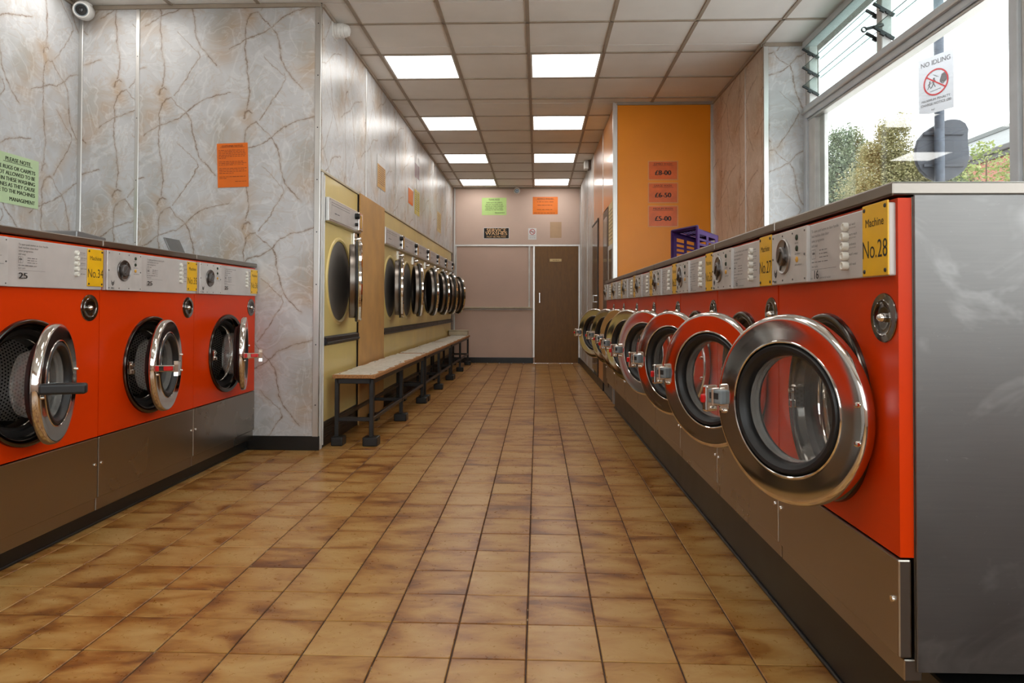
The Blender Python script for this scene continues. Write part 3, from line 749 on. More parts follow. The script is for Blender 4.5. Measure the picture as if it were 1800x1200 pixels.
def washer_meshes(kind):
    if kind in _wm: return _wm[kind]
    if kind == '16': W, D, H0, H1, HT, zc, R, zp0, zp1, hs = .648, .82, .24, .476, 1.203, .722, .22, 1.02, 1.164, .043
    else: W, D, H0, H1, HT, zc, R, zp0, zp1, hs = .813, 1.0, .08, .397, 1.237, .67, .233, 1.022, 1.197, .055
    k = R/.22; cx = W/2; m = dict(W=W, D=D, zc=zc, R=R, cx=cx, HT=HT, H0=H0, zp1=zp1, zp0=zp0, k=k)
    # cabinet shell: sides, back, base (no front)
    b = MB()
    for q in ((.002, .012, .026, D), (W-.012, W-.002, .026, D)): b.box(q[0], q[1], q[2], q[3], H0+.02, HT-.03)
    b.box(.012, W-.012, D-.01, D, H0+.02, HT-.03); b.box(.012, W-.012, .026, D, H0+.02, H0+.03)
    m['cabinet'] = b.mesh('cabinet', 'steel_panel')
    b = MB(); b.plate_hole(.0025, W-.0025, H1, HT-.032, cx, zc, R*.9, 0, .027); 
    m['front_panel'] = b.mesh('front_panel', 'orange_enamel')
    b = MB(); b.box(-.0 if kind == '16' else .001, W-.001, -.012, D+.01, HT-.027, HT, .004, seg=2); m['top_cover'] = b.mesh('top_cover', 'steel_counter')
    b = MB(); b.box(.004, W-.003, -.004, .022, H0+hs, H1-.004, .004, seg=2); m['lower_panel'] = b.mesh('lower_panel', 'steel_panel')
    b = MB(); b.box(.003, W-.002, .006, .04, H0, H0+hs-.002, .002); m['kick_strip'] = b.mesh('kick_strip', 'steel_panel')
    zz = H0+hs+(H1-H0-hs)*.55
    b = MB(); b.lathe([(0, -.004), (.006, -.004), (.007, -.001), (.007, .001)], (0, 0, 0), 12)
    m['panel_screw'] = b.mesh('panel_screw', 'chrome'); m['screws'] = [(x, -.004, zz) for x in (.022, W-.022)]
    b = MB(); b.box(.012, W-.010, -.014, .001, zp0, zp1, .003, seg=2); m['control_panel'] = b.mesh('control_panel', 'control_steel')
    dw = .262 if kind == '16' else .272
    b = MB(); b.box(.013, dw, -.024, -.013, zp0+.001, zp1-.001, .0015); m['dial_plate'] = b.mesh('dial_plate', 'dial_plate_steel')
    b = MB()
    for x in (.026, .098, .17, dw-.012):
        for z in (zp0+.011, zp1-.012): b.lathe([(.0027, 0), (.0023, -.0015), (0, -.0018)], (x, -.024, z), 8)
    for x in (.024, dw-.012): b.lathe([(.0032, 0), (.0028, -.0018), (0, -.0022)], (x, -.024, (zp0+zp1)/2), 8)
    m['plate_screws'] = b.mesh('plate_screws', 'knob_grey')
    dx, dz = (.108, 1.096) if kind == '16' else (.131, 1.113)
    b = MB(); b.lathe([(.048, 0), (.048, -.004), (.046, -.006), (.043, -.004), (.041, -.003), (.026, -.003)], (dx, -.024, dz), 36, 0)
    b.lathe([(.026, -.003), (.0255, -.010), (.022, -.013), (0, -.013)], (dx, -.024, dz), 28, 1)
    for q in range(4):
        a = q*PI/2+.5; b.box(-.0022, .0022, -.0055, -.002, .026, .042, mat=Matrix.Translation((dx, -.024, dz)) @ Matrix.Rotation(a, 4, 'Y'), mi=1)
    b.box(-.004, .004, -.0165, -.012, -.018, .018, .001, mi=1, mat=Matrix.Translation((dx, -.024, dz)) @ Matrix.Rotation(.6, 4, 'Y'))
    m['dial'] = b.mesh('dial', ['dial_face', 'dial_grey'] if kind == '16' else ['dial_grey', 'knob_grey'])
    b = MB(); lx = .200 if kind == '16' else .220
    for q in range(3): b.lathe([(.0075, 0), (.0075, -.002), (.004, -.0035), (0, -.004)], (lx, -.024, zp1-.025-.0285*q), 14, 1 if q == 2 else 0)
    m['indicator'] = b.mesh('indicator', ['ink_green', 'paper_gold'])
    m['print'] = build_print(kind, W, zp1)
    b = MB(); b.lathe([(.0095, .0), (.0095, -.012), (.0085, -.0135), (.006, -.0135), (.0055, -.011), (0, -.011)], (0, 0, 0), 16); m['button'] = b.mesh('button', 'white_plastic')
    m['btn'] = [((W-.187) if kind == '16' else (W-.176), -.014 if q else -.011, zp1-.0285-.0215*q) for q in range(5)]
    s0 = .539 if kind == '16' else W-.108
    m['sign'] = (s0, s0+.102, (1.0215, 1.1685) if kind == '16' else (1.036, 1.192))
    # soap cap
    sx, sz, sr = (W-.056, .937, .050) if kind == '16' else (W-.067, .946, .056)
    b = MB(); b.lathe([(sr, 0), (sr, -.002), (sr*.975, -.0035), (sr*.74, -.0045), (sr*.715, -.0058), (sr*.69, -.0058), (sr*.67, -.0045)], (sx, 0, sz), 48, 0)
    b.lathe([(sr*.67, -.0045), (sr*.62, -.003), (sr*.4, -.0018), (sr*.20, -.002)], (sx, 0, sz), 40, 2)
    b.lathe([(sr*.20, -.002), (sr*.19, -.008), (sr*.12, -.013), (sr*.06, -.015), (0, -.015)], (sx, 0, sz), 24, 1)
    m['soap_cap'] = b.mesh('soap_cap', ['cap_chrome', 'chrome', 'dark_chrome'])
    # porthole bezel
    b = MB(); b.lathe([(R*1.01, .002), (R*1.01, -.006), (R*1.0, -.011), (R*.975, -.014), (R*.93, -.013), (R*.89, -.006), (R*.865, .006), (R*.845, .016)], (cx, 0, zc), 72, 0)
    b.lathe([(R*.845, .016), (R*.80, .020), (R*.77, .026), (R*.765, .04), (R*.72, .044)], (cx, 0, zc), 72, 1)
    b.lathe([(R*.72, .044), (R*.705, .040), (R*.69, .046), (R*.69, .088)], (cx, 0, zc), 72, 2)
    m['porthole'] = b.mesh('porthole', ['dark_chrome', 'black_rubber', 'chrome'])
    b = MB(); b.lathe([(R*.69, .088), (R*.70, .086), (R*1.18, .09), (R*1.18, .43), (R*1.1, .445), (0, .445)], (cx, 0, zc), 64, 0, uvm=True)
    m['drum'] = b.mesh('drum', 'perforated_drum')
    b = MB()
    for q in range(3):
        a = q*2*PI/3+.5
        m_ = Matrix.Translation((cx, 0, zc)) @ Matrix.Rotation(a, 4, 'Y')
        b.prism([(-.045, R*1.175), (-.018, R*.86), (.018, R*.86), (.045, R*1.175)], .11, .43, mat=m_)
    m['drum_lifter'] = b.mesh('drum_lifter', 'drum_back')
    b = MB(); b.box(cx-R*.88, cx-R*.76, -.016, .012, zc-.03, zc+.03, .004); b.box(cx-R*.84, cx-R*.76, -.026, -.012, zc-.03, zc-.008, .003); b.lathe([(.006, 0), (.006, -.010), (0, -.012)], (cx-R*.82, -.016, zc+.014), 12)
    m['latch'] = b.mesh('latch', 'chrome')
    b = MB(); b.box(cx+R*.86, cx+R*.94, -.018, -.002, zc-.035, zc+.035, .004); b.rod((cx+R*.95, -.018, zc-.04), (cx+R*.95, -.018, zc+.04), .005)
    m['hinge'] = b.mesh('hinge', 'dark_chrome')
    # door, origin on the hinge axis, closed pose: centre at (-R, 0, 0), outer face toward -y
    RD = R if kind == '16' else .222; k = RD/.22; m['hng'] = (cx+R+.026, -.006) if kind == '16' else (cx+.198, -.020)
    C_ = (-RD, 0, 0)
    b = MB(); pr = [(.152, -.010), (.152, -.022), (.153, -.0262), (.155, -.0275), (.157, -.0265), (.1582, -.0255), (.162, -.0255), (.185, -.0262), (.205, -.0268), (.2105, -.0268), (.2128, -.0262), (.2155, -.0240), (.2182, -.0185), (.2195, -.011), (.220, -.006), (.2185, .000), (.213, .003), (.160, .003), (.152, .0)]
    b.lathe([(a*k, y) for a, y in pr], C_, 96, 0, closed=True); m['door'] = b.mesh('door', 'chrome')
    b = MB(); pr = [(.152, -.012), (.150, -.023), (.145, -.029), (.137, -.028), (.130, -.021), (.127, -.018), (.124, -.006), (.124, .03), (.152, .03)]
    b.lathe([(a*k, y) for a, y in pr], C_, 80, 0, closed=True)
    pr = [(.180, .001), (.178, .012), (.170, .020), (.162, .024), (.158, .036), (.150, .038), (.148, .01)]
    b.lathe([(a*k, y) for a, y in pr], C_, 80, 0); m['gasket'] = b.mesh('door_gasket', 'black_rubber')
    b = MB(); pr = [(.125, -.004), (.123, .03), (.121, .07), (.112, .093), (.09, .104), (.05, .109), (0, .110)]
    b.lathe([(a*k, y) for a, y in pr], C_, 64, 0); m['bowl'] = b.mesh('glass_bowl', 'bowl_glass')
    b = MB(); pr = [(.125, -.003), (.1225, -.004), (.1205, .004), (.1205, .02)]
    b.lathe([(a*k, y) for a, y in pr], C_, 64, 0); m['bowl_rim'] = b.mesh('bowl_rim', 'rim_glass')
    b = MB(); b.lathe([(.0062, .003), (.0062, -.002), (.0045, -.006), (0, -.007)], (0, 0, 0), 14)
    m['bolts'] = [(x_, -.028, z_) for x_, z_ in ((-.022*k, .035), (-.022*k, -.045), (-2*RD+.03*k, -.03))]
    m['bolt'] = b.mesh('door_bolt', 'chrome')
    b = MB(); hx = -2*RD
    if kind == '16':
        b.box(hx+.004, hx+.034, -.042, -.022, -.014, .022, .004, mi=1, seg=2); b.box(hx+.010, hx+.024, -.0428, -.0415, -.002, .014, mi=2); b.box(hx-.010, hx+.008, -.066, -.028, -.034, .034, .005, mi=0, seg=2); b.box(hx-.008, hx+.012, -.050, -.024, -.020, .026, .003, mi=0)
        m['handle'] = b.mesh('door_handle', ['chrome', 'grey_plastic', 'ink'])
        b = MB(); b.box(hx-.008, hx+.004, -.075, -.064, -.011, .011, .004, seg=2); m['lock_button'] = b.mesh('lock_button', 'red_plastic')
    else:
        b.box(hx+.002, hx+.036, -.108, -.020, -.015, .015, .004, seg=2)
        b.prism([(hx+.004, -.017), (hx+.004, .017), (hx+.002, .034), (hx+.042, .034), (hx+.04, .017), (hx+.04, -.017), (hx+.042, -.034), (hx+.002, -.034)], -.124, -.106)
        m['handle'] = b.mesh('door_handle', 'chrome')
        b = MB(); b.box(hx-.001, hx+.006, -.102, -.062, -.010, .010, .003); b.box(hx-.001, hx+.006, -.043, -.027, -.012, .012, .002); m['lock_button'] = b.mesh('lock_button', 'red_plastic')
        b = MB(); b.box(hx+.002, hx+.036, -.165, -.022, -.019, .019, .009, seg=3); m['handle_black'] = b.mesh('door_handle', 'black_plastic')
    _wm[kind] = m; return m
def washer(kind, num, loc, rotz, theta, label, group, black=False, end=False, lid=None):
    m = washer_meshes(kind); W, R, zc, cx = m['W'], m['R'], m['zc'], m['cx']
    t = thing('washing_machine', label, 'washing machine', loc, rotz, group)
    for n, key in (('cabinet', 'cabinet'), ('front_panel', 'front_panel'), ('top_cover', 'top_cover'), ('kick_strip', 'kick_strip'), ('soap_cap', 'soap_cap'), ('porthole', 'porthole'), ('latch', 'latch'), ('hinge', 'hinge')):
        mobj(n, m[key], t)
    lp = mobj('lower_panel', m['lower_panel'], t); [mobj('panel_screw', m['panel_screw'], lp, q) for q in m['screws']]
    dr = mobj('drum', m['drum'], t); mobj('drum_lifter', m['drum_lifter'], dr)
    cp = mobj('control_panel', m['control_panel'], t)
    mobj('panel_print', m['print'], cp)
    dp = mobj('dial_plate', m['dial_plate'], t); mobj('plate_screws', m['plate_screws'], dp); mobj('indicator_lights', m['indicator'], dp)
    mobj('dial', m['dial'], t)
    for p in m['btn']: mobj('push_button', m['button'], t, p)
    s0, s1, (z0, z1) = m['sign']
    b = MB(); b.box(s0, s1, -.0178, -.0142, z0, z1, .0008); sg = b.obj('number_plate', 'yellow_plate', t); sg['label'] = 'yellow plate with machine number'
    b = MB(); xm = (s0+s1)/2
    b.text('Machine', .0245, xm, z1-.046, -.0183, 0, 0, 'CENTER', .92); b.text('No.%d' % num, .052, xm, z0+.037, -.0183, 0, -.004, 'CENTER', .78)
    b.obj('number_lettering', 'ink', sg)
    b = MB()
    for x in (s0+.009, s1-.009):
        for z in (z0+.010, z1-.010): b.lathe([(.0045, 0), (.0038, -.0016), (0, -.002)], (x, -.0178, z), 12)
    b.obj('number_plate_screws', 'black_paint', sg)
    d = mobj('door', m['door'], t, (m['hng'][0], m['hng'][1], zc), theta); d['label'] = 'round chrome door standing ajar'
    mobj('door_gasket', m['gasket'], d); mobj('glass_bowl', m['bowl'], d); mobj('bowl_rim', m['bowl_rim'], d); [mobj('door_bolt', m['bolt'], d, q) for q in m['bolts']]
    if black: mobj('door_handle', m['handle_black'], d)
    else: mobj('door_handle', m['handle'], d); mobj('lock_button', m['lock_button'], d)
    if end:
        b = MB(); b.box(W-.002, W+.004, .028, m['D'], m['H0']+.02, m['HT']-.027, .001); e = b.obj('side_panel', 'scuffed_steel', t); e['label'] = 'scuffed stainless steel side panel'
    if lid == 'open':
        b = MB(); b.box(-.09, .09, -.004, .004, 0, .15, .002, mat=Matrix.Translation((.50, .34, m['HT'])) @ Matrix.Rotation(math.radians(-25), 4, 'X')); b.obj('soap_lid', 'galvanised', t)
    if lid == 'shut':
        b = MB(); b.box(.25, .45, .28, .50, m['HT'], m['HT']+.03, .006, seg=2); b.box(.24, .46, .27, .51, m['HT']+.03, m['HT']+.062, .004, mat=Matrix.Translation((.35, .4, 1.28)) @ Matrix.Rotation(.06, 4, 'Y') @ Matrix.Translation((-.35, -.4, -1.28))); b.obj('soap_lid', 'galvanised', t)
    return t
A_ = math.radians(.46); RO = Vector((.70, 1.352)); RT = Vector((-math.sin(A_), math.cos(A_))); RW = .651
TH = [27, 30, 29, 30, 29, 25, 26, 36]
RLAB = ['nearest, steel end panel in view', 'second from the near end', 'third from the near end', 'fourth from the near end', 'fifth from the near end', 'sixth from the near end', 'seventh from the near end', 'furthest, beside the brown door']
for k in range(8):
    p = RO + RT*(RW*(k+1))
    washer('16', 28-k, (p.x, p.y, 0), FACE_PX+A_, math.radians(TH[k]), 'orange washing machine No.%d in the right row, %s' % (28-k, RLAB[k]), 'right row of orange washing machines', end=(k == 0))
for k, (yy, th) in enumerate(((2.066, 20), (2.878, 13), (3.690, 20))):
    washer('25', 34+k, (-1.88, yy, 0), FACE_NX, math.radians(th), 'orange washing machine No.%d on the left, %s' % (34+k, ('nearest, with a black door handle', 'middle one, red and chrome door handle', 'far one against the marble wall')[k]),
           'left row of orange washing machines', black=(k == 0), lid=(None, 'shut', 'open')[k])
# plinths
b = MB(); b.box(0, 8*RW+.01, .078, .75, 0, .2385, .004); b.box(-.004, 8*RW+.012, .070, .080, 0, .012, .003)
tag(b.obj('plinth', 'plinth_black', None, (RO.x+RT.x*8*RW, RO.y+RT.y*8*RW, 0), FACE_PX+A_), 'black plinth under the right row of machines', 'plinth')
b = MB(); b.box(0, 2.44, .05, .9, 0, .079, .004); b.box(0, 2.44, .045, .052, 0, .01, .002)
tag(b.obj('plinth', 'plinth_black', None, (-1.88, 2.08, 0), FACE_NX), 'low black plinth under the left machines', 'plinth')

# ------------------------------------------------------------------ tumble dryers in the corridor wall
DW = .858
def dryer_meshes():
    m = {}; cx, zc, R = .365, 1.14, .288
    b = MB(); b.box(.002, DW-.002, -.006, .02, 1.702, 1.856, .002); m['fascia'] = b.mesh('fascia', 'dryer_yellow')
    b = MB(); b.plate_hole(.002, DW-.002, .75, 1.54, cx, zc, R+.006, -.006, .02); b.lathe([(R+.03, -.006), (R+.024, -.014), (R+.012, -.016), (R, -.010), (R-.004, .02), (R-.006, .06)], (cx, 0, zc), 64); m['front'] = b.mesh('front_panel', 'dryer_yellow')
    b = MB(); b.box(.002, DW-.002, -.006, .02, .17, .686, .002); m['lower'] = b.mesh('lower_panel', 'dryer_yellow')
    b = MB(); b.box(0, DW, -.028, .01, .69, .742, .004); b.box(0, DW, -.036, -.02, .70, .712, .003); m['rail'] = b.mesh('bumper_rail', 'black_plastic')
    b = MB(); b.box(0, DW, -.006, .02, 0, .166, .003); 
    for q in range(6): b.box(.0, DW, -.010, -.005, .05+.017*q, .058+.017*q)
    m['base'] = b.mesh('base_grille', 'plinth_black')
    b = MB(); b.box(.0, DW-.004, -.040, .0, 1.538, 1.702, .004, seg=2); m['ctl'] = b.mesh('control_panel', 'aluminium')
    b = MB(); b.box(.02, DW-.10, -.0425, -.039, 1.553, 1.688, .001); m['face'] = b.mesh('control_face', 'control_steel')
    b = MB(); y = -.043
    for q in (1.672, 1.655): b.bar(.05, .5, q, .003, y)
    b.bar(.045, .048, 1.63, .09, y); b.dashes(.12, .26, 1.603, .012, y, 0, RND); m['print'] = b.mesh('panel_print', 'ink_grey')
    b = MB(); b.lathe([(.024, 0), (.023, -.03), (.018, -.034), (0, -.034)], (.665, -.042, 1.655), 20); b.lathe([(.014, 0), (.012, -.022), (0, -.024)], (.665, -.042, 1.59), 16); m['knob'] = b.mesh('knob', 'black_plastic')
    b = MB(); b.box(.715, .83, -.060, -.038, 1.548, 1.694, .006, seg=2); m['coin'] = b.mesh('coin_box', 'chrome')
    b = MB(); b.box(.755, .785, -.063, -.059, 1.57, 1.672, .001); m['slot'] = b.mesh('coin_slot', 'paper_gold')
    b = MB(); b.box(.715, .80, -.02, -.004, 1.44, 1.532, .003); b.lathe([(.02, 0), (.018, -.03), (.012, -.045), (0, -.047)], (.757, -.02, 1.485), 16); m['lock'] = b.mesh('lock', 'chrome')
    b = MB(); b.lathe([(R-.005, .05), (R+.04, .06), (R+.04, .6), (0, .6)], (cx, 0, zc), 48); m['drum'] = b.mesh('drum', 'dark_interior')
    # door, hinge axis at origin, closed pose
    C_ = (-R-.01, 0, 0)
    b = MB(); b.lathe([(0, -.030), (.20, -.030), (.21, -.026), (.25, -.026), (.27, -.034), (.290, -.034), (.300, -.026), (.300, -.010), (.294, -.004), (.27, -.004)], C_, 72); m['door'] = b.mesh('door', 'chrome')
    b = MB(); b.lathe([(.296, -.004), (.296, .010), (.268, .010), (.268, -.004)], C_, 64, closed=True); m['seal'] = b.mesh('door_seal', 'black_rubber')
    b = MB(); b.lathe([(.268, .008), (.270, .014), (.270, .050), (.264, .054), (.250, .054), (.246, .048), (.24, .02)], C_, 64); m['band'] = b.mesh('door_band', 'steel_counter')
    b = MB(); b.lathe([(.242, .03), (.20, .02), (0, .016)], C_, 56); m['pan'] = b.mesh('door_pan', 'drum_back')
    b = MB(); b.box(-.02, .05, -.03, .012, -.05, .05, .004); b.rod((.012, -.02, -.09), (.012, -.02, .09), .010); m['hinge'] = b.mesh('hinge', 'chrome')
    return m, cx, zc, R
DM, dcx, dzc, dR = dryer_meshes()
DTH = [16, 11, 16, 20, 22, 23, 25]
DL = ['first, alone before the plywood board', 'first after the plywood board', 'second after the plywood board', 'third after the plywood board', 'fourth after the plywood board', 'fifth after the plywood board', 'last, next to the back wall']
for k in range(7):
    y0 = 4.61 if k == 0 else 6.347+DW*(k-1)
    t = thing('tumble_dryer', 'mustard yellow tumble dryer with open round door, %s' % DL[k], 'dryer', (XC-.004, y0, 0), FACE_NX, 'tumble dryers along the left wall')
    for n, key in (('fascia', 'fascia'), ('front_panel', 'front'), ('lower_panel', 'lower'), ('bumper_rail', 'rail'), ('base_grille', 'base'), ('drum', 'drum'), ('lock', 'lock'), ('hinge', 'hinge')):
        o = mobj(n, DM[key], t)
        if n == 'hinge': o.location = (dcx+dR+.012, 0, dzc)
    c_ = mobj('control_panel', DM['ctl'], t); mobj('control_face', DM['face'], c_); mobj('panel_print', DM['print'], c_); mobj('knob', DM['knob'], c_)
    c_ = mobj('coin_box', DM['coin'], t); mobj('coin_slot', DM['slot'], c_)
    d = mobj('door', DM['door'], t, (dcx+dR+.012, -.05, dzc), math.radians(DTH[k])); d['label'] = 'round chrome door standing open'
    for n, key in (('door_seal', 'seal'), ('door_band', 'band'), ('door_pan', 'pan')): mobj(n, DM[key], d)
b = MB(); b.box(5.472, 6.343, 0, .014, .0, 1.868, .002)
b.bm.transform(Matrix(((0, -1, 0, 0), (1, 0, 0, 0), (0, 0, 1, 0), (0, 0, 0, 1))))
tag(b.obj('plywood_board', 'plywood', None, (XC+.028, 0, 0)), 'tall bare plywood board filling the gap between dryers', 'board')

# ------------------------------------------------------------------ benches
def bench(y0, y1, legs, label, torn):
    t = thing('bench', label, 'bench', (-1.26, y0, 0), 0, 'benches in front of the dryers')
    L = y1-y0; xb, xf = -.14, .14; zt = .488; tb = .0145
    def tube(x, y, z0, z1): 
        b = MB(); b.box(x-tb, x+tb, y-tb, y+tb, z0, z1, .003); return b
    for i, ly in enumerate(legs):
        for x in (xb+.02, xf-.02):
            o = tube(x, ly-y0, .05, zt-.032).obj('leg', 'black_paint', t)
            b = MB(); b.box(x-(.030 if x < 0 else .052), x+.052, ly-y0-.05, ly-y0+.05, 0, .062, .008, seg=2); b.obj('foot', 'black_plastic', o)
        b = MB(); b.box(xb+.02, xf-.02, ly-y0-.013, ly-y0+.013, .165, .192, .003); b.obj('cross_bar', 'black_paint', t)
        b = MB(); b.box(xb+.02, xf-.02, ly-y0-tb, ly-y0+tb, zt-.065, zt-.03, .003); b.obj('top_rail', 'black_paint', t)
    for x in (xb+.02, xf-.02):
        b = MB(); b.box(x-.012, x+.012, legs[0]-y0, legs[-1]-y0, .165, .192, .003); b.obj('stretcher', 'black_paint', t)
        b = MB(); b.box(x-tb, x+tb, legs[0]-y0, legs[-1]-y0, zt-.065, zt-.03, .003); b.obj('top_rail', 'black_paint', t)
    b = MB(); b.box(xb-.005, xf+.012, -.01, L+.01, zt-.028, zt-.002, .003); s = b.obj('seat_board', 'chipboard', t)
    rn = random.Random(int(y0*10)); pts = []
    n = 26
    for i in range(n+1):
        yy = .004+(L-.008)*i/n; pts.append((xf+.010-(rn.uniform(.0, .05)*torn+(.05*torn if i % 6 == 3 else 0)), yy))
    for i in range(n, -1, -1):
        yy = .004+(L-.008)*i/n; pts.append((xb-.002+rn.uniform(0, .06)*torn, yy))
    b = MB(); a_ = [b.bm.verts.new((x, y, zt)) for x, y in pts]; c_ = [b.bm.verts.new((x, y, zt-.003)) for x, y in pts]
    f = b.bm.faces.new(a_); b.bm.faces.new(c_[::-1])
    for i in range(len(pts)): j = (i+1) % len(pts); b.bm.faces.new([a_[j], a_[i], c_[i], c_[j]])
    o = b.obj('laminate_top', 'torn_laminate', s)
    b = MB()
    for yy in (.03, L/2, L-.03):
        for x in (xb+.035, xf-.03): b.lathe([(.006, 0), (.005, .002), (0, .003)], (0, 0, 0), 8, mat=Matrix.Translation((x, yy, zt)) @ Matrix.Rotation(PI/2, 4, 'X'))
    b.obj('seat_bolt', 'black_paint', s)
bench(4.675, 6.80, (4.70, 5.73, 6.77), 'nearest bench with torn white laminate top and black steel frame', .55)
bench(6.90, 8.96, (6.93, 7.92, 8.93), 'middle bench with pale laminate top on black steel frame', .35)
bench(9.03, 11.26, (9.06, 10.1, 11.22), 'furthest bench with pale laminate top at the pink wall', .45)
b = MB(); b.box(-.17, .13, -.1, .1, 0, .07, .004); b.box(-.18, .14, -.11, .11, .07, .082, .003); tag(b.obj('wooden_box', 'pale_wood', None, (-1.26, 11.16, .491)), 'shallow pale wooden box on the end of the furthest bench', 'box')

# ------------------------------------------------------------------ notices and fittings
def sheet(name, label, cat, loc, rotz, W_, H_, mat, draw, t=.0015, group=None, rim=None):
    root = thing(name, label, cat, loc, rotz, group)
    b = MB(); b.box(0, W_, -t, 0, 0, H_, 0); b.obj('sheet', mat, root)
    draw(root, -t-.0008); return root
def lines(root, mat, items, y):
    b = MB()
    for it in items:
        if it[0] == 't': b.text(it[1], it[2], it[3], it[4], y, 0, it[5] if len(it) > 5 else .0, it[6] if len(it) > 6 else 'LEFT', it[7] if len(it) > 7 else 1)
        elif it[0] == 'b': b.bar(it[1], it[2], it[3], it[4], y)
        else: b.dashes(it[1], it[2], it[3], it[4], y, 0, RND)
    return b.obj('lettering', mat, root)
# green notice on left wall
def green1(root, y):
    W_ = .42; it = [('t', 'PLEASE NOTE', .033, .245, .252, .014, 'CENTER'), ('b', .13, .36, .246, .003)]
    for k, st in enumerate(('THE RUGS OR CARPETS', 'NOT ALLOWED TO BE', 'USED IN THESE WASHING', 'MACHINES AS THEY CAUSE', 'DAMAGE TO THE MACHINES')):
        it.append(('t', st, .0325, .385, .204-.0345*k, .014, 'RIGHT', .93))
    it.append(('t', 'MANAGEMENT', .0325, .385, .020, .014, 'RIGHT', .93)); lines(root, 'ink_green', it, y)
sheet('notice', 'pale green typed notice on the marble wall above the left machines', 'notice', (XL+.008, 3.735, 1.553), FACE_NX, .415, .297, 'paper_green', green1)
def cust(root, y):
    it = [('t', 'CUSTOMER NOTICE', .0165, .105, .272, .006, 'CENTER', .95), ('b', .022, .19, .269, .0015)]
    z = .25
    for n_, e in ((6, .07), (3, .18), (4, .11), (2, .06)):
        for k in range(n_): it.append(('d', .012, e if k == n_-1 else RND.uniform(.185, .2), z, .0055)); z -= .0105
        z -= .014
    it.append(('d', .12, .195, z+.002, .005)); lines(root, 'ink_brown', it, y)
nt = sheet('notice', 'orange A4 customer notice on the marble wall at the corner', 'notice', (-2.145, YP-.0075, 1.747), 0, .21, .297, 'paper_orange', cust)
nt.rotation_euler = (0, math.radians(-2), 0)
# price signs
for k, (ttl, pr, z0, z1, desc) in enumerate((('JUMBO WASH', '\u00a38-00', 2.212, 2.406, 'top'), ('LARGE WASH', '\u00a36-50', 1.984, 2.190, 'middle'), ('MEDIUM WASH', '\u00a35-00', 1.748, 1.962, 'bottom'))):
    def pd(root, y, ttl=ttl, pr=pr, h=z1-z0):
        b = MB(); b.box(.010, .287, y, y+.0005, .010, h-.010); b.obj('price_card', 'laminated_orange', root)
        lines(root, 'ink_brown', [('t', ttl, .029, .148, h-.042, .004, 'CENTER', .98), ('b', .045, .25, h-.049, .0025)], y-.0006)
        lines(root, 'ink', [('t', pr, .066, .148, h*.5-.045, .022, 'CENTER', 1.05)], y-.0006)
    sheet('price_sign', 'laminated orange price sign %s on the orange wall, %s of three' % (pr, desc), 'sign', (1.09, YO-.002, z0), 0, .298, z1-z0, 'film_edge', pd)
# back wall signs
def gr2(root, y):
    it = [('t', 'PLEASE NOTE', .030, .21, .258, .006, 'CENTER'), ('b', .12, .30, .250, .003)]
    for k, st in enumerate(('THESE RUGS OR CARPETS', 'ARE NOT ALLOWED TO BE', 'WASHED IN THESE WASHING', 'MACHINES AS THEY CAUSE', 'DAMAGE TO THE MACHINES')): it.append(('t', st, .0262, .21, .205-.031*k, .006, 'CENTER', .9))
    it.append(('t', 'MANAGEMENT', .026, .39, .03, .006, 'RIGHT', .95)); lines(root, 'ink_green', it, y)
sheet('notice', 'lime green typed notice high on the pink back wall', 'notice', (-.952, YB-.001, 2.515), 0, .42, .297, 'paper_lime', gr2)
def or2(root, y):
    lines(root, 'ink_brown', [('t', 'SERVICE WASHES', .036, .212, .252, .006, 'CENTER', .98), ('b', .05, .37, .247, .003), ('d', .07, .35, .21, .016), ('d', .08, .35, .155, .014), ('d', .07, .35, .08, .016), ('d', .02, .40, .022, .014)], y)
sheet('notice', 'glossy bright orange notice high on the pink back wall', 'notice', (-.084, YB-.001, 2.528), 0, .425, .297, 'paper_bright_orange', or2)
def sv(root, y):
    b = MB(); b.box(.008, .430, y, y+.0005, .008, .181); b.obj('sign_face', 'ink', root)
    lines(root, 'ink_cream', [('t', 'SERVICE', .082, .219, .118, .012, 'CENTER', 1.12), ('t', 'WASHES', .082, .219, .062, .010, 'CENTER', 1.18), ('t', 'MUST BE PRE-PAID', .040, .219, .020, .006, 'CENTER', 1.0)], y-.0006)
sheet('sign', 'black service washes sign with cream lettering on the back wall', 'sign', (-.922, YB-.001, 2.112), 0, .438, .189, 'paper_white', sv)
def ring_mesh(root, name, mat, x, z, R, r_, y, slash=None):
    b = MB(); b.lathe([(R, 0), (R, -.0006), (r_, -.0006), (r_, 0)], (x, y, z), 40, smooth=False)
    if slash is not None: b.box(-R*.95, R*.95, y-.0008, y, -(R-r_)*.45, (R-r_)*.45, mat=Matrix.Translation((x, 0, z)) @ Matrix.Rotation(slash, 4, 'Y'))
    return b.obj(name, mat, root)
def ns(root, y):
    b = MB(); b.box(.035, .105, y-.0002, y+.0004, .128, .136); b.obj('cigarette', 'ink', root)
    ring_mesh(root, 'prohibition_ring', 'ink_red', .07, .132, .048, .038, y-.0004, math.radians(45))
    lines(root, 'ink_grey', [('t', 'NO SMOKING', .016, .07, .058, .01, 'CENTER'), ('d', .02, .12, .03, .008)], y)
sheet('sign', 'small white no smoking sign on the back wall above the hatch', 'sign', (-.160, YB-.001, 2.097), 0, .14, .194, 'paper_white', ns)
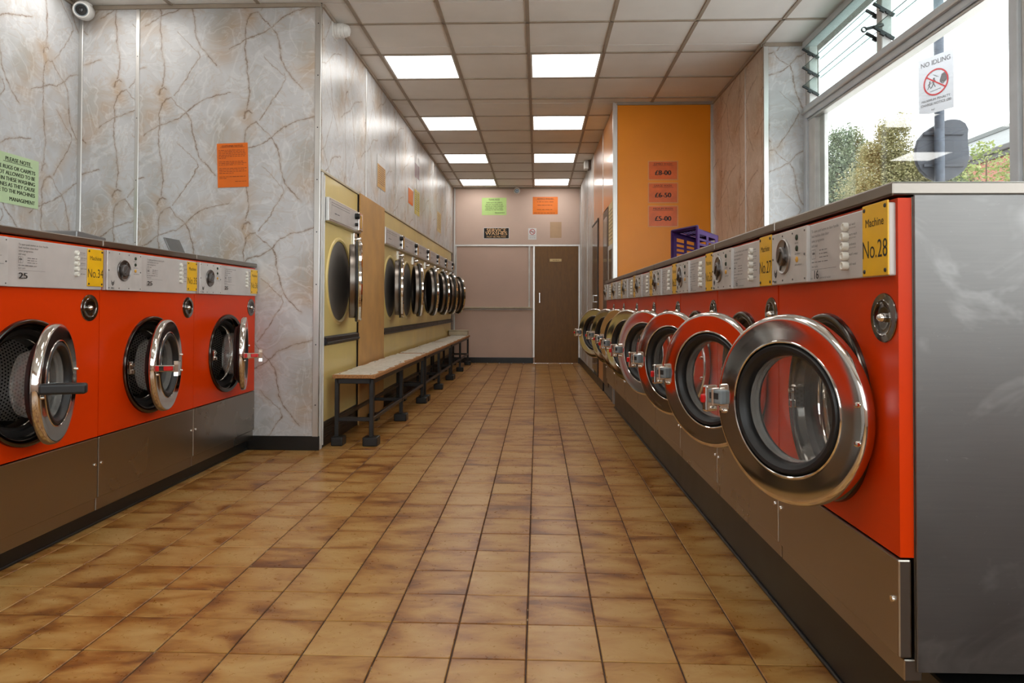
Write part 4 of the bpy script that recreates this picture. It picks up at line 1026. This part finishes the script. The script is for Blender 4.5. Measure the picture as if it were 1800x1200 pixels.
# corridor notices on the left
def cnotice(s0, s1, z0, z1, mat, ink, label, top=None, base='paper_white'):
    W_, H_ = s1-s0, z1-z0
    def dr(root, y):
        if top is not None:
            b = MB(); b.box(.002, W_-.002, y, y+.0005, .002, H_*top); b.obj('print_block', mat, root)
            lines(root, 'ink', [('t', '', .01, 0, 0)], y) if False else None
        n_ = 9
        lines(root, ink, [('d', W_*.12, W_*.88, H_*(top or .95)*(.93-.09*q), .011) for q in range(n_)], y-.0008)
    return sheet('notice', label, 'notice', (XC+.0075, s0, z0), FACE_NX, W_, H_, base if top else mat, dr)
cnotice(6.115, 6.44, 2.036, 2.333, 'paper_gold', 'ink_brown', 'gold notice with white heading on the corridor marble, nearest of five', .72)
cnotice(8.0, 8.30, 2.49, 2.752, 'paper_mauve', 'ink_grey', 'mauve striped notice highest on the corridor marble', .62)
cnotice(7.592, 7.885, 2.112, 2.31, 'paper_orange', 'ink_cream', 'small faded orange notice on the corridor marble', .88)
cnotice(7.995, 8.33, 2.049, 2.342, 'paper_yellow', 'ink_green', 'yellow green notice on the corridor marble below the mauve one')
cnotice(9.815, 10.2, 2.043, 2.333, 'paper_cream', 'ink_brown', 'cream notice on the corridor marble nearest the pink wall')
# cameras, sounder, exit light
def dome_cam(label, loc, yaw, tilt, s=1.0):
    t = thing('security_camera', label, 'camera', loc, 0)
    m0 = Matrix.Rotation(yaw, 4, 'Z') @ Matrix.Rotation(tilt, 4, 'X') @ Matrix.Diagonal((s, s, s, 1))
    b = MB(); b.lathe([(0, .06), (.045, .055), (.06, .03), (.062, -.02), (.058, -.05), (.05, -.062), (.044, -.064)], (0, 0, 0), 32, mat=m0); b.obj('housing', 'camera_white', t)
    b = MB(); b.lathe([(.044, -.064), (.040, -.066), (.036, -.062)], (0, 0, 0), 32, 0, mat=m0); b.lathe([(.036, -.062), (.034, -.066), (.015, -.066), (.012, -.07), (0, -.071)], (0, 0, 0), 28, 1, mat=m0); b.obj('lens', ['grey_plastic', 'lens_black'], t)
    b = MB(); b.lathe([(0, .02), (.05, .02), (.05, .03), (.02, .05), (0, .05)], (0, 0, 0), 24, mat=Matrix.Translation((0, 0, .02*s)) @ Matrix.Rotation(PI/2, 4, 'X') @ Matrix.Diagonal((s, s, s, 1))); b.obj('mount', 'camera_white', t)
    return t
dome_cam('white bullet security camera in the upper left corner of the marble wall', (-3.02, 4.42, 2.912), math.radians(18), math.radians(14), .95)
dome_cam('white security camera with black lens at the top of the back wall', (-.351, 11.58, 2.915), 0, math.radians(6), .85)
t = thing('alarm_sounder', 'white ribbed alarm sounder on the corridor corner near the ceiling', 'alarm', (XC+.004, 4.80, 2.915), FACE_NX)
b = MB(); b.lathe([(.052, 0), (.055, -.02), (.05, -.025), (.054, -.03), (.054, -.045), (.049, -.05), (.052, -.055), (.050, -.07), (.044, -.075), (.046, -.08), (.036, -.105), (.015, -.115), (0, -.116)], (0, 0, 0), 36); b.obj('horn', 'camera_white', t)
b = MB(); b.box(-.06, .06, -.006, 0, -.06, .06, .004); b.obj('base', 'camera_white', t)
t = thing('exit_light', 'small white box light hanging on the orange corridor wall near the ceiling', 'light box', (.728, 9.55, 2.93), FACE_PX)
b = MB(); b.box(-.06, .06, -.085, -.005, -.06, .05, .005); b.obj('box', 'camera_white', t); b = MB(); b.box(-.066, .066, -.03, -.002, -.066, .056, .003); b.obj('bracket', 'brown_trim', t)
# right corridor fittings (on skewed wall)
def on_side(name, label, cat): return thing(name, label, cat, (.722, YB, 0), FACE_PX+SK)
t = on_side('cupboard_door', 'tall smoked cupboard door with small metal handle on the right corridor wall', 'door')
b = MB(); b.box(sx_(2.38), sx_(1.60), -.009, -.001, .14, 2.02, .002); b.obj('door_leaf', 'smoked_door', t)
b = MB(); b.box(sx_(1.66), sx_(1.58), -.014, -.006, .1, 2.05, .002); b.box(sx_(2.40), sx_(1.58), -.014, -.006, 2.02, 2.045, .002); b.obj('frame', 'black_paint', t)
b = MB(); x_ = sx_(1.9)
for z_ in (1.02, 1.10): b.rod((x_, -.008, z_), (x_, -.04, z_), .006)
b.rod((x_, -.04, 1.015), (x_, -.04, 1.105), .006); b.obj('handle', 'chrome', t)
t = on_side('vending_cabinet', 'dark brown framed glass vending cabinet beside the orange corner', 'cabinet')
b = MB(); b.box(sx_(1.0), sx_(.50), -.012, -.001, .1, 2.02, .002); b.obj('cabinet_body', 'brown_trim', t)
b = MB(); b.box(sx_(.94), sx_(.58), -.014, -.010, 1.25, 1.94, .001); b.obj('glass_door', 'smoked_door', t)
t = on_side('wall_mirror', 'white framed dark mirror below the notice at the orange corner', 'mirror')
b = MB(); b.box(sx_(.49), sx_(.05), -.012, -.001, .9, 1.60, .002); b.obj('frame', 'white_frame', t)
b = MB(); b.box(sx_(.40), sx_(.14), -.014, -.010, .9, 1.55); b.obj('mirror_glass', 'lens_black', t)
t = on_side('notice', 'cream typed notice at the orange corner of the corridor', 'notice')
b = MB(); b.box(sx_(.48), sx_(.05), -.008, -.001, 1.602, 2.035); b.obj('sheet', 'paper_cream', t)
b = MB()
for q in range(9): b.dashes(sx_(.44), sx_(.09), 1.96-.038*q, .016, -.0088, 0, RND)
b.obj('lettering', 'ink_brown', t)

# ------------------------------------------------------------------ purple basket on the right counter
def basket():
    w_, h_, d_ = .30, .285, .19
    ang = math.atan2(.94, -.35)           # rim direction is local x
    t = thing('laundry_basket', 'purple slotted plastic basket lying on its side on the right counter', 'basket', (1.08, 4.70, 1.213))
    ex = Vector((-.349, .937, 0)); ey = Vector((.937, .349, 0))
    m0 = Matrix(((ex.x, ey.x, 0, 0), (ex.y, ey.y, 0, 0), (0, 0, 1, 0), (0, 0, 0, 1)))
    def P_(u_, v_, s_):      # u across rim, v up, s depth 0..1 with taper
        k = 1-.16*s_; return m0 @ Vector((w_/2+(u_-.5)*w_*k, s_*d_, h_/2+(v_-.5)*h_*k + (0 if True else 0) - h_/2*(1-k)))
    def slab(fn, cells, name):
        # wall as bars: fn(a, b) -> point, normal thickness by offset toward inside
        b = MB(); th = .006
        for (a0, a1, b0_, b1) in cells:
            q = [fn(a0, b0_, 0), fn(a1, b0_, 0), fn(a1, b1, 0), fn(a0, b1, 0)]; q2 = [fn(a0, b0_, th), fn(a1, b0_, th), fn(a1, b1, th), fn(a0, b1, th)]
            v = [b.bm.verts.new(x) for x in q+q2]
            for f in ((0, 1, 2, 3), (7, 6, 5, 4), (0, 4, 5, 1), (1, 5, 6, 2), (2, 6, 7, 3), (3, 7, 4, 0)): b.bm.faces.new([v[i] for i in f])
        return b.obj(name, 'purple_plastic', t)
    def grid(na, nb, ma, mb_, ga, gb):
        # bars forming na x nb slots; margins ma, mb_
        c = [(0, 1, 0, mb_), (0, 1, 1-mb_, 1), (0, ma, mb_, 1-mb_), (1-ma, 1, mb_, 1-mb_)]
        A, B = (1-2*ma), (1-2*mb_)
        for i in range(1, na): x = ma+A*i/na; c.append((x-ga/2, x+ga/2, mb_, 1-mb_))
        for j in range(1, nb): y = mb_+B*j/nb; c.append((ma, 1-ma, y-gb/2, y+gb/2))
        return c
    ins = .0
    slab(lambda a, b_, o: P_(0+o/w_, a, b_), grid(6, 2, .13, .14, .055, .10), 'side_wall')
    slab(lambda a, b_, o: P_(1-o/w_, a, b_), grid(6, 2, .13, .14, .055, .10), 'side_wall')
    slab(lambda a, b_, o: P_(a, 1-o/h_, b_), grid(6, 2, .13, .16, .055, .10), 'side_wall')
    slab(lambda a, b_, o: P_(a, 0+o/h_, b_), grid(6, 2, .13, .16, .055, .10), 'side_wall')
    slab(lambda a, b_, o: P_(a, b_, 1-o/d_), grid(2, 6, .12, .12, .10, .05), 'base_wall')
    b = MB()
    cs = [P_(a, c, 0) for a, c in ((-.03, .02), (1.03, .02), (1.03, 1.03), (-.03, 1.03))]
    for p, q in zip(cs, cs[1:]+cs[:1]): b.rod(p, q, .010, 8)
    b.obj('rim', 'purple_plastic', t)
basket()

# ------------------------------------------------------------------ outside
b = MB(); b.box(XW+.12, 60, -40, 60, -.3, -.15); st = b.obj('pavement', 'pale_bounce_paving'); struct(st, 'street outside the window, paled to bounce daylight indoors')
b = MB(); b.box(-60, XW+.12, -40, YF-.1, -.3, -.15); b.obj('front_pavement', 'pale_bounce_paving', st)
t = thing('sign_post', 'grey street post with a white no idling sign outside the window', 'sign post', (3.23, 5.62, -.15))
b = MB(); b.rod((0, 0, 0), (0, 0, 3.9), .036, 24); b.obj('post', 'pole_grey', t)
dq = Vector((.40, -.917, 0)); 
sgn = math.atan2(dq.y, dq.x)
bd = MB(); bd.box(0, .295, -.004, 0, 0, .455, .0); bo = bd.obj('sign_board', 'sign_enamel', t, (-.14, .035, 2.655), sgn)
bo['label'] = 'white no idling sign'
b = MB(); y = -.005
b.text('NO IDLING', .052, .147, .385, y, 0, .006, 'CENTER', .95); b.text('MAXIMUM PENALTY', .027, .147, .098, y, 0, .005, 'CENTER', .98); b.text('CHARGE NOTICE \u00a380', .027, .147, .066, y, 0, .005, 'CENTER', .98); b.text('hsf', .024, .11, .02, y, 1)
# pictogram: two children walking and a car with exhaust
for (px, pz, s) in ((.093, .222, .8), (.128, .232, 1.0)):
    b.lathe([(0, 0), (.0085*s, 0), (.0085*s, -.0004), (0, -.0004)], (px+.006, y, pz+.038*s), 14, 0, smooth=False)
    b.prism([(px-.004*s, pz), (px+.006*s, pz), (px+.012*s, pz+.028*s), (px+.002*s, pz+.03*s)], y-.0004, y)
    b.prism([(px-.002*s, pz+.002), (px-.020*s, pz-.030*s), (px-.014*s, pz-.032*s), (px+.005*s, pz)], y-.0004, y); b.prism([(px, pz+.002), (px+.014*s, pz-.030*s), (px+.020*s, pz-.028*s), (px+.006*s, pz+.002)], y-.0004, y)
    b.prism([(px+.002*s, pz+.026*s), (px-.016*s, pz+.008*s), (px-.013*s, pz+.005*s), (px+.004*s, pz+.020*s)], y-.0004, y); b.prism([(px+.008*s, pz+.026*s), (px+.020*s, pz+.012*s), (px+.023*s, pz+.015*s), (px+.011*s, pz+.03*s)], y-.0004, y)
b.prism([(.182, .245), (.19, .262), (.200, .290), (.232, .300), (.246, .27), (.24, .235), (.226, .224), (.186, .226)], y-.0004, y)
b.lathe([(.014, 0), (.014, -.0006), (.008, -.0006), (.008, 0)], (.207, y-.0005, .226), 18, 0, smooth=False)
for q in range(3): b.prism([(.15-.012*q, .285+.008*q), (.172-.012*q, .275+.008*q), (.173-.012*q, .278+.008*q), (.151-.012*q, .288+.008*q)], y-.0004, y)
b.prism([(.10, .172), (.19, .180), (.19, .183), (.10, .175)], y-.0004, y)
b.obj('sign_lettering', ['ink_grey', 'ink_grey'], bo)
ring_mesh(bo, 'prohibition_ring', 'ink_red', .150, .240, .105, .094, y-.001, math.radians(36))
b = MB()
for z_ in (2.74, 3.0): b.lathe([(.040, -.02), (.044, -.02), (.044, .02), (.040, .02)], (0, 0, 0), 20, closed=True, mat=Matrix.Translation((0, 0, z_+.0)) @ Matrix.Rotation(PI/2, 4, 'X'))
b.obj('post_clip', 'galvanised', t)
# dark back of a curved road mirror, fixed behind the post
pts = [(-.016, .435), (.05, .47), (.111, .494), (.16, .499), (.21, .493), (.255, .465), (.277, .419), (.272, .36), (.272, .303), (.280, .23), (.280, .164), (.262, .11), (.234, .071), (.18, .03), (.116, -.003), (.06, -.012), (.003, -.007), (-.06, .025), (-.11, .073), (-.14, .13), (-.154, .189), (-.148, .26), (-.130, .328), (-.08, .39)]
t2 = thing('road_mirror', 'dark grey back of a rounded road mirror on the street post', 'road mirror', (3.23, 5.70, 2.0))
b = MB(); cx_, cz_ = .07, .24
rg = []
for k_, yy in ((1.0, 0), (.97, -.012), (.7, -.022), (.35, -.03)): rg.append([b.bm.verts.new((cx_+(x-cx_)*k_, yy, cz_+(z-cz_)*k_)) for x, z in pts])
for r0, r1 in zip(rg, rg[1:]):
    for i in range(len(pts)): j = (i+1) % len(pts); b.bm.faces.new([r0[i], r0[j], r1[j], r1[i]])
b.bm.faces.new(rg[-1]); bk = [b.bm.verts.new((x, .02, z)) for x, z in pts]; b.bm.faces.new(bk)
for i in range(len(pts)): j = (i+1) % len(pts); b.bm.faces.new([bk[i], bk[j], rg[0][j], rg[0][i]])
b.obj('mirror_shell', 'mirror_back', t2)
b = MB(); b.box(-.1, .22, -.04, -.02, .10, .125, .003); b.box(-.1, .22, -.04, -.02, .36, .385, .003); b.obj('bracket', 'mirror_back', t2)
# trees
def tree(name, label, loc, h, crown, n, leaf, mat, trunk_r, seed, branches=5):
    rn = random.Random(seed); t = thing(name, label, 'tree', loc, 0, 'trees across the street')
    b = MB(); p = Vector((0, 0, 0)); top = Vector((rn.uniform(-.2, .2), rn.uniform(-.2, .2), h*.5)); b.rod(p, top, trunk_r, 10); b.obj('trunk', 'bark', t)
    b = MB(); tips = []
    for k in range(branches):
        c = crown[k % len(crown)]; e = Vector(c[:3])*.95+Vector((rn.uniform(-.3, .3), rn.uniform(-.3, .3), 0)); s = top*rn.uniform(.5, 1); mid = s.lerp(e, .5)+Vector((0, 0, .15)); b.rod(s, mid, trunk_r*.45, 7); b.rod(mid, e, trunk_r*.28, 6)
    b.obj('branches', 'bark', t)
    g = np.random.default_rng(seed); tot = sum(c[3]**2 for c in crown); Q = []
    def unit(a): return a/np.linalg.norm(a, axis=1, keepdims=True)
    for c in crown:
        q = int(n*c[3]**2/tot); d = unit(g.normal(size=(q, 3)))*(g.random((q, 1))**.45)*c[3]*g.uniform(.72, 1.16, (q, 1)); d[:, 2] *= c[4]
        p_ = d+np.array(c[:3]); a_ = unit(g.normal(size=(q, 3))*np.array((1, 1, .6))); b_ = unit(np.cross(a_, g.normal(size=(q, 3)))); sz = leaf*g.uniform(.6, 1.3, (q, 1))
        Q.append(np.stack([p_-a_*sz, p_+b_*sz*.5, p_+a_*sz, p_-b_*sz*.5], 1).reshape(-1, 3))
    vs = np.concatenate(Q); fs = np.arange(len(vs)).reshape(-1, 4).tolist(); vs = vs.tolist()
    me = bpy.data.meshes.new('foliage'); me.from_pydata(vs, [], fs); me.materials.append(MATS[mat]); o = mobj('foliage', me, t); o['kind'] = 'stuff'
tree('tree', 'dense grey green tree at the left of the window view', (6.1, 14.2, -.15), 4.2, [(-.3, 0, 2.2, 1.1, 1), (.0, .1, 3.2, 1.0, .95), (.15, 0, 4.05, .62, 1), (-.5, .2, 3.5, .75, 1), (.2, -.2, 1.6, 1.1, 1), (-.35, 0, 4.3, .25, 1.2), (.3, 0, 4.5, .3, 1.3), (.0, 0, 4.55, .2, 1.4)], 90000, .027, 'leaves_green', .13, 1)
tree('tree', 'olive green tree in the middle of the window view', (5.58, 10.92, -.15), 3.8, [(.0, 0, 2.1, .70, 1), (-.16, .1, 2.9, .64, .95), (-.04, 0, 3.5, .36, 1.1), (.27, -.16, 3.1, .45, .9), (.23, 0, 1.55, .78, 1), (-.1, 0, 3.85, .2, 1.3), (.12, 0, 3.95, .16, 1.4), (-.35, 0, 3.5, .2, 1.2), (.45, 0, 3.45, .18, 1.2)], 90000, .020, 'leaves_olive', .10, 2)
tree('tree', 'loose grey green tree behind the dark mirror', (10.0, 17.6, -.15), 5.0, [(.0, 0, 2.5, 1.2, 1), (-.24, .1, 3.6, 1.0, .95), (.36, 0, 4.05, .7, .9), (1.0, .1, 3.0, 1.0, 1), (-.3, 0, 4.6, .4, 1.2), (.5, 0, 4.7, .3, 1.2)], 60000, .033, 'leaves_green', .12, 3)
tree('young_tree', 'small bright leaved tree with bare branches at the right of the window view', (5.75, 9.0, -.15), 2.9, [(.0, .1, 3.15, .22, .7), (-.15, .0, 2.85, .25, .8), (.38, .2, 2.95, .28, .9), (.3, -.1, 2.55, .38, .9), (-.1, 0, 2.3, .3, .8), (.55, .1, 2.35, .4, 1)], 2200, .028, 'leaves_bright', .035, 4, 7)
# brick building along the far side of the street
t = thing('brick_building', 'low brick building with pale roof behind the trees', 'building', (12.6, 8, -.15), 0)
b = MB(); b.box(0, 8, 0, 40, 0, 5.45)
L = b.bm.loops.layers.uv.verify()
for f in b.bm.faces:
    for l in f.loops: l[L].uv = (l.vert.co.y+l.vert.co.x, l.vert.co.z)
b.obj('brick_wall', 'brick_wall', t)
b = MB(); b.box(-.16, 0, 0, 40, 5.35, 5.5, .02); b.box(-.07, 0, 0, 40, 5.22, 5.35); b.obj('gutter', 'gutter_dark', t)
b = MB(); v = [b.bm.verts.new(p) for p in ((-.07, 0, 5.5), (-.07, 40, 5.5), (1.2, 40, 6.4), (1.2, 0, 6.4), (8, 0, 5.5), (8, 40, 5.5))]
b.bm.faces.new(v[:4]); b.bm.faces.new([v[3], v[2], v[5], v[4]]); b.obj('roof', 'fascia_white', t)
b = MB(); b.box(1.1, 1.3, 0, 40, 6.33, 6.5, .03); b.obj('ridge', 'roof_grey', t)

# print, small screws and the like: pieces too small to pick apart
for o in bpy.data.objects:
    if o.name.split('.')[0] in ('lettering', 'number_lettering', 'panel_print', 'plate_screws', 'number_plate_screws', 'strip_screws', 'indicator_lights', 'seat_bolt', 'sign_lettering', 'plaque_print', 'louvre_clip'):
        o['kind'] = 'stuff'
